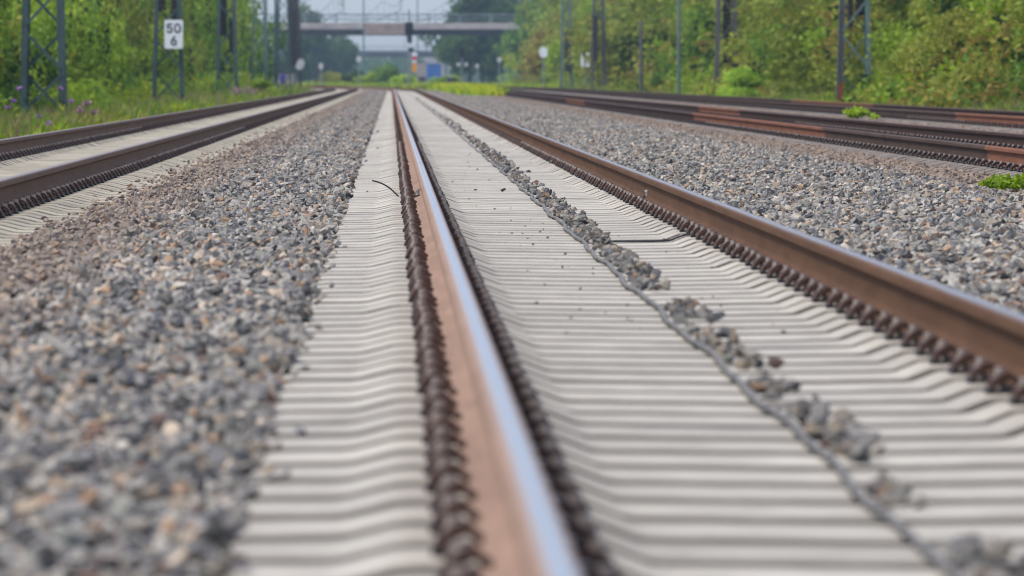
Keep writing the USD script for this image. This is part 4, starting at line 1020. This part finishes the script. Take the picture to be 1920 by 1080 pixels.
cabinet("low dark box half hidden by weeds before the dark trees", 838, 856, 147, 160, 700, "cabinet_dark", "trackside_box")

# ------------------------------------------------------------------ bridges
def bridge(label, Y, ytop, ybot, yrail, x0, x1, piers, seed, panels=()):
    z = lambda py: HC - (py - 148.5) / FPX * Y
    t = thing("road_bridge", label, "bridge", (0, Y, 0))
    zt, zb, zr = z(ytop), z(ybot), z(yrail)
    zm = zb + (zt - zb) * 0.46
    mesh("deck", box(x0, x1, -0.4, 9, zm, zt, 0.04), "bridge_fascia" if Y < 1000 else "bridge_girder", t)
    for q in range(4):
        mesh("girder", box(x0, x1, 0.25 + q * 2.4, 0.75 + q * 2.4, zb, zm - 0.003, 0.02), "bridge_girder", t)
    n = 22
    for sd, yy in ((0, -0.25), (1, 8.8)):
        for q in range(n + 1):
            xx = x0 + (x1 - x0) * q / n
            mesh("railing_post", box(xx - 0.06, xx + 0.06, yy - 0.05, yy + 0.05, zt - 0.02, zr), "railing_steel", t)
        mesh("handrail", box(x0, x1, yy - 0.06, yy + 0.06, zr, zr + 0.1), "railing_steel", t)
        mesh("handrail", box(x0, x1, yy - 0.04, yy + 0.04, (zt + zr) / 2, (zt + zr) / 2 + 0.07), "railing_steel", t)
    for a, b in panels:
        mesh("cladding_panel", box(a, b, -0.46, -0.405, zb + 0.1, zt - 0.1), "bridge_panel", t)
    for px in piers:
        mesh("pier", box(px - 0.6, px + 0.6, 0.6, 8, -0.8, zb - 0.003, 0.05), "bridge_pier", t)
bridge("long grey road bridge crossing above the tracks, the nearer one", 915, 43, 66, 28, -46, 48, (-24, 23), 1, ((-3.6, 1.9),))
bridge("faint second bridge farther off beneath the nearer bridge", 1750, 95, 107, 87, -60, 30, (-30, 15.5), 2)
c = at(818, 1760, 118)
tag(mesh("abutment_wall", box(at(795, 1760, z=0)[0], at(835, 1760, z=0)[0], 1765, 1775, -0.6, at(800, 1760, 108)[2], 0.1), "bridge_pier"), "pale concrete wall under the far bridge behind the blue cabinet", "wall")
pole("tall pale lamp column rising above the near bridge deck", 682, 905, 14, 0.12, "mast_pale", -0.5)
pole("slim lamp column above the near bridge right of the signal", 783, 930, 13.5, 0.1, "mast_pale", -0.5)

# ------------------------------------------------------------------ distant trees and bushes
def far_tree(px, Y, w, h, label, seed, mat="leaf_far", n=5200, leaf=0.7, trunk=0.12):
    tree("tree", label, (at(px, Y, z=0)[0], Y, -0.5), w, h, n, leaf, mat, seed, trunk, 0.2, None, 18)
far_tree(880, 990, 7.5, 17, "dark hazy tree right of the sky gap behind the near bridge", 901)
far_tree(932, 1010, 8, 19, "dark hazy tree behind the right part of the near bridge", 902)
far_tree(985, 985, 8, 17, "hazy tree behind the right end of the near bridge", 903)
far_tree(905, 1120, 12, 17, "hazy green tree between and behind the dark trees by the bridge", 904)
far_tree(1030, 900, 9, 16, "green tree above the right end of the near bridge", 905, "leaf_green")
far_tree(592, 1290, 11, 11.0, "hazy tree left under the near bridge, broad one", 906)
far_tree(645, 1330, 8, 9.6, "hazy tree under the near bridge just left of the sky gap", 907)
far_tree(548, 1150, 9, 14, "hazy tree behind the dark left masts", 908)
def mid_bush(px, Y, w, h, label, seed, mat):
    shrub("shrub", label, "shrub", (at(px, Y, z=0)[0], Y, -0.5), w, h, 1500, 0.3, mat, seed, 0.1)
mid_bush(727, 760, 3.0, 3.0, "round dark green bush in the middle distance left of the signal", 921, "leaf_green")
mid_bush(672, 770, 2.2, 2.4, "small dark bush in the middle distance farther left of the signal", 922, "leaf_dark")
mid_bush(697, 765, 2.4, 2.0, "low green bush between two darker bushes in the middle distance", 923, "leaf_fresh")
mid_bush(755, 740, 2.6, 1.7, "low light green bush at the foot of the signal", 924, "leaf_lime")
mid_bush(640, 780, 3.6, 1.9, "pale green low bush where the tracks bend away", 925, "leaf_olive")
mid_bush(842, 780, 3.0, 1.9, "pale green low bush right of the blue cabinet", 926, "leaf_fresh")
r = np.random.default_rng(930); n = 900
y = r.uniform(1900, 2500, n); x = r.uniform(-95, 120, n)
instancer("distant_wood", [[(clump_mesh(940 + k, 90, (3.5, 3.5, 3.0), 1.5, 0.2), "leaf_far", False)] for k in range(3)], np.c_[x, y, r.uniform(-0.5, 1.0, n) * 1.0 + r.random(n) ** 1.3 * 7], r.integers(0, 3, n), r.uniform(0, 6.28, n), r.uniform(0.7, 1.2, n), label="faint bluish wood closing the view under the bridges", cat="wood")

# ------------------------------------------------------------------ overhead wires
def wire(label, cx, y0, y1, h):
    t = thing("overhead_wire", label, "wire")
    yy = np.arange(y0, y1, 6.0)
    zig = 0.3 * np.sin(yy / 78 * np.pi)
    mesh("contact_wire", tube(np.c_[cx + bend(yy) + zig, yy, np.full(len(yy), h)], 0.017, 5), "wire_copper", t)
    sag = h + 1.25 - 0.75 * np.sin(((yy - 62) % 78) / 78 * np.pi)
    mesh("messenger_wire", tube(np.c_[cx + bend(yy) + zig * 0.5, yy, sag], 0.017, 5), "wire_copper", t)
    mesh("dropper", cat(*[tube([(cx + float(bend(q)) + 0.3 * math.sin(q / 78 * math.pi), q, h), (cx + float(bend(q)) + 0.15 * math.sin(q / 78 * math.pi), q, h + 1.25 - 0.75 * math.sin(((q - 62) % 78) / 78 * math.pi))], 0.008, 4) for q in np.arange(y0 + 10, y1 - 6, 12)]), "wire_copper", t)
for key, lb in (("left", "thin overhead wire hung above the left track"), ("middle", "thin overhead wire hung above the middle track"), ("right", "thin overhead wire hung above the nearer right track"), ("far", "thin overhead wire hung above the farthest right track")):
    wire(lb, TRACKS[key][0], 62 if key in ("left", "middle") else 120, 880, TRACKS[key][1] + 5.6)

# ------------------------------------------------------------------ haze
material("haze_look", {"v": ("principled_volume", {"color": (0.62, 0.82, 1.0), "density": 0.0001, "anisotropy": 0.2})}, [], volume="v.volume")
tag(mesh("haze", box(-3600, 3600, -200, 3700, -1.8, 40), "haze_look"), "pale blue haze in the distance", "haze", None, "stuff")
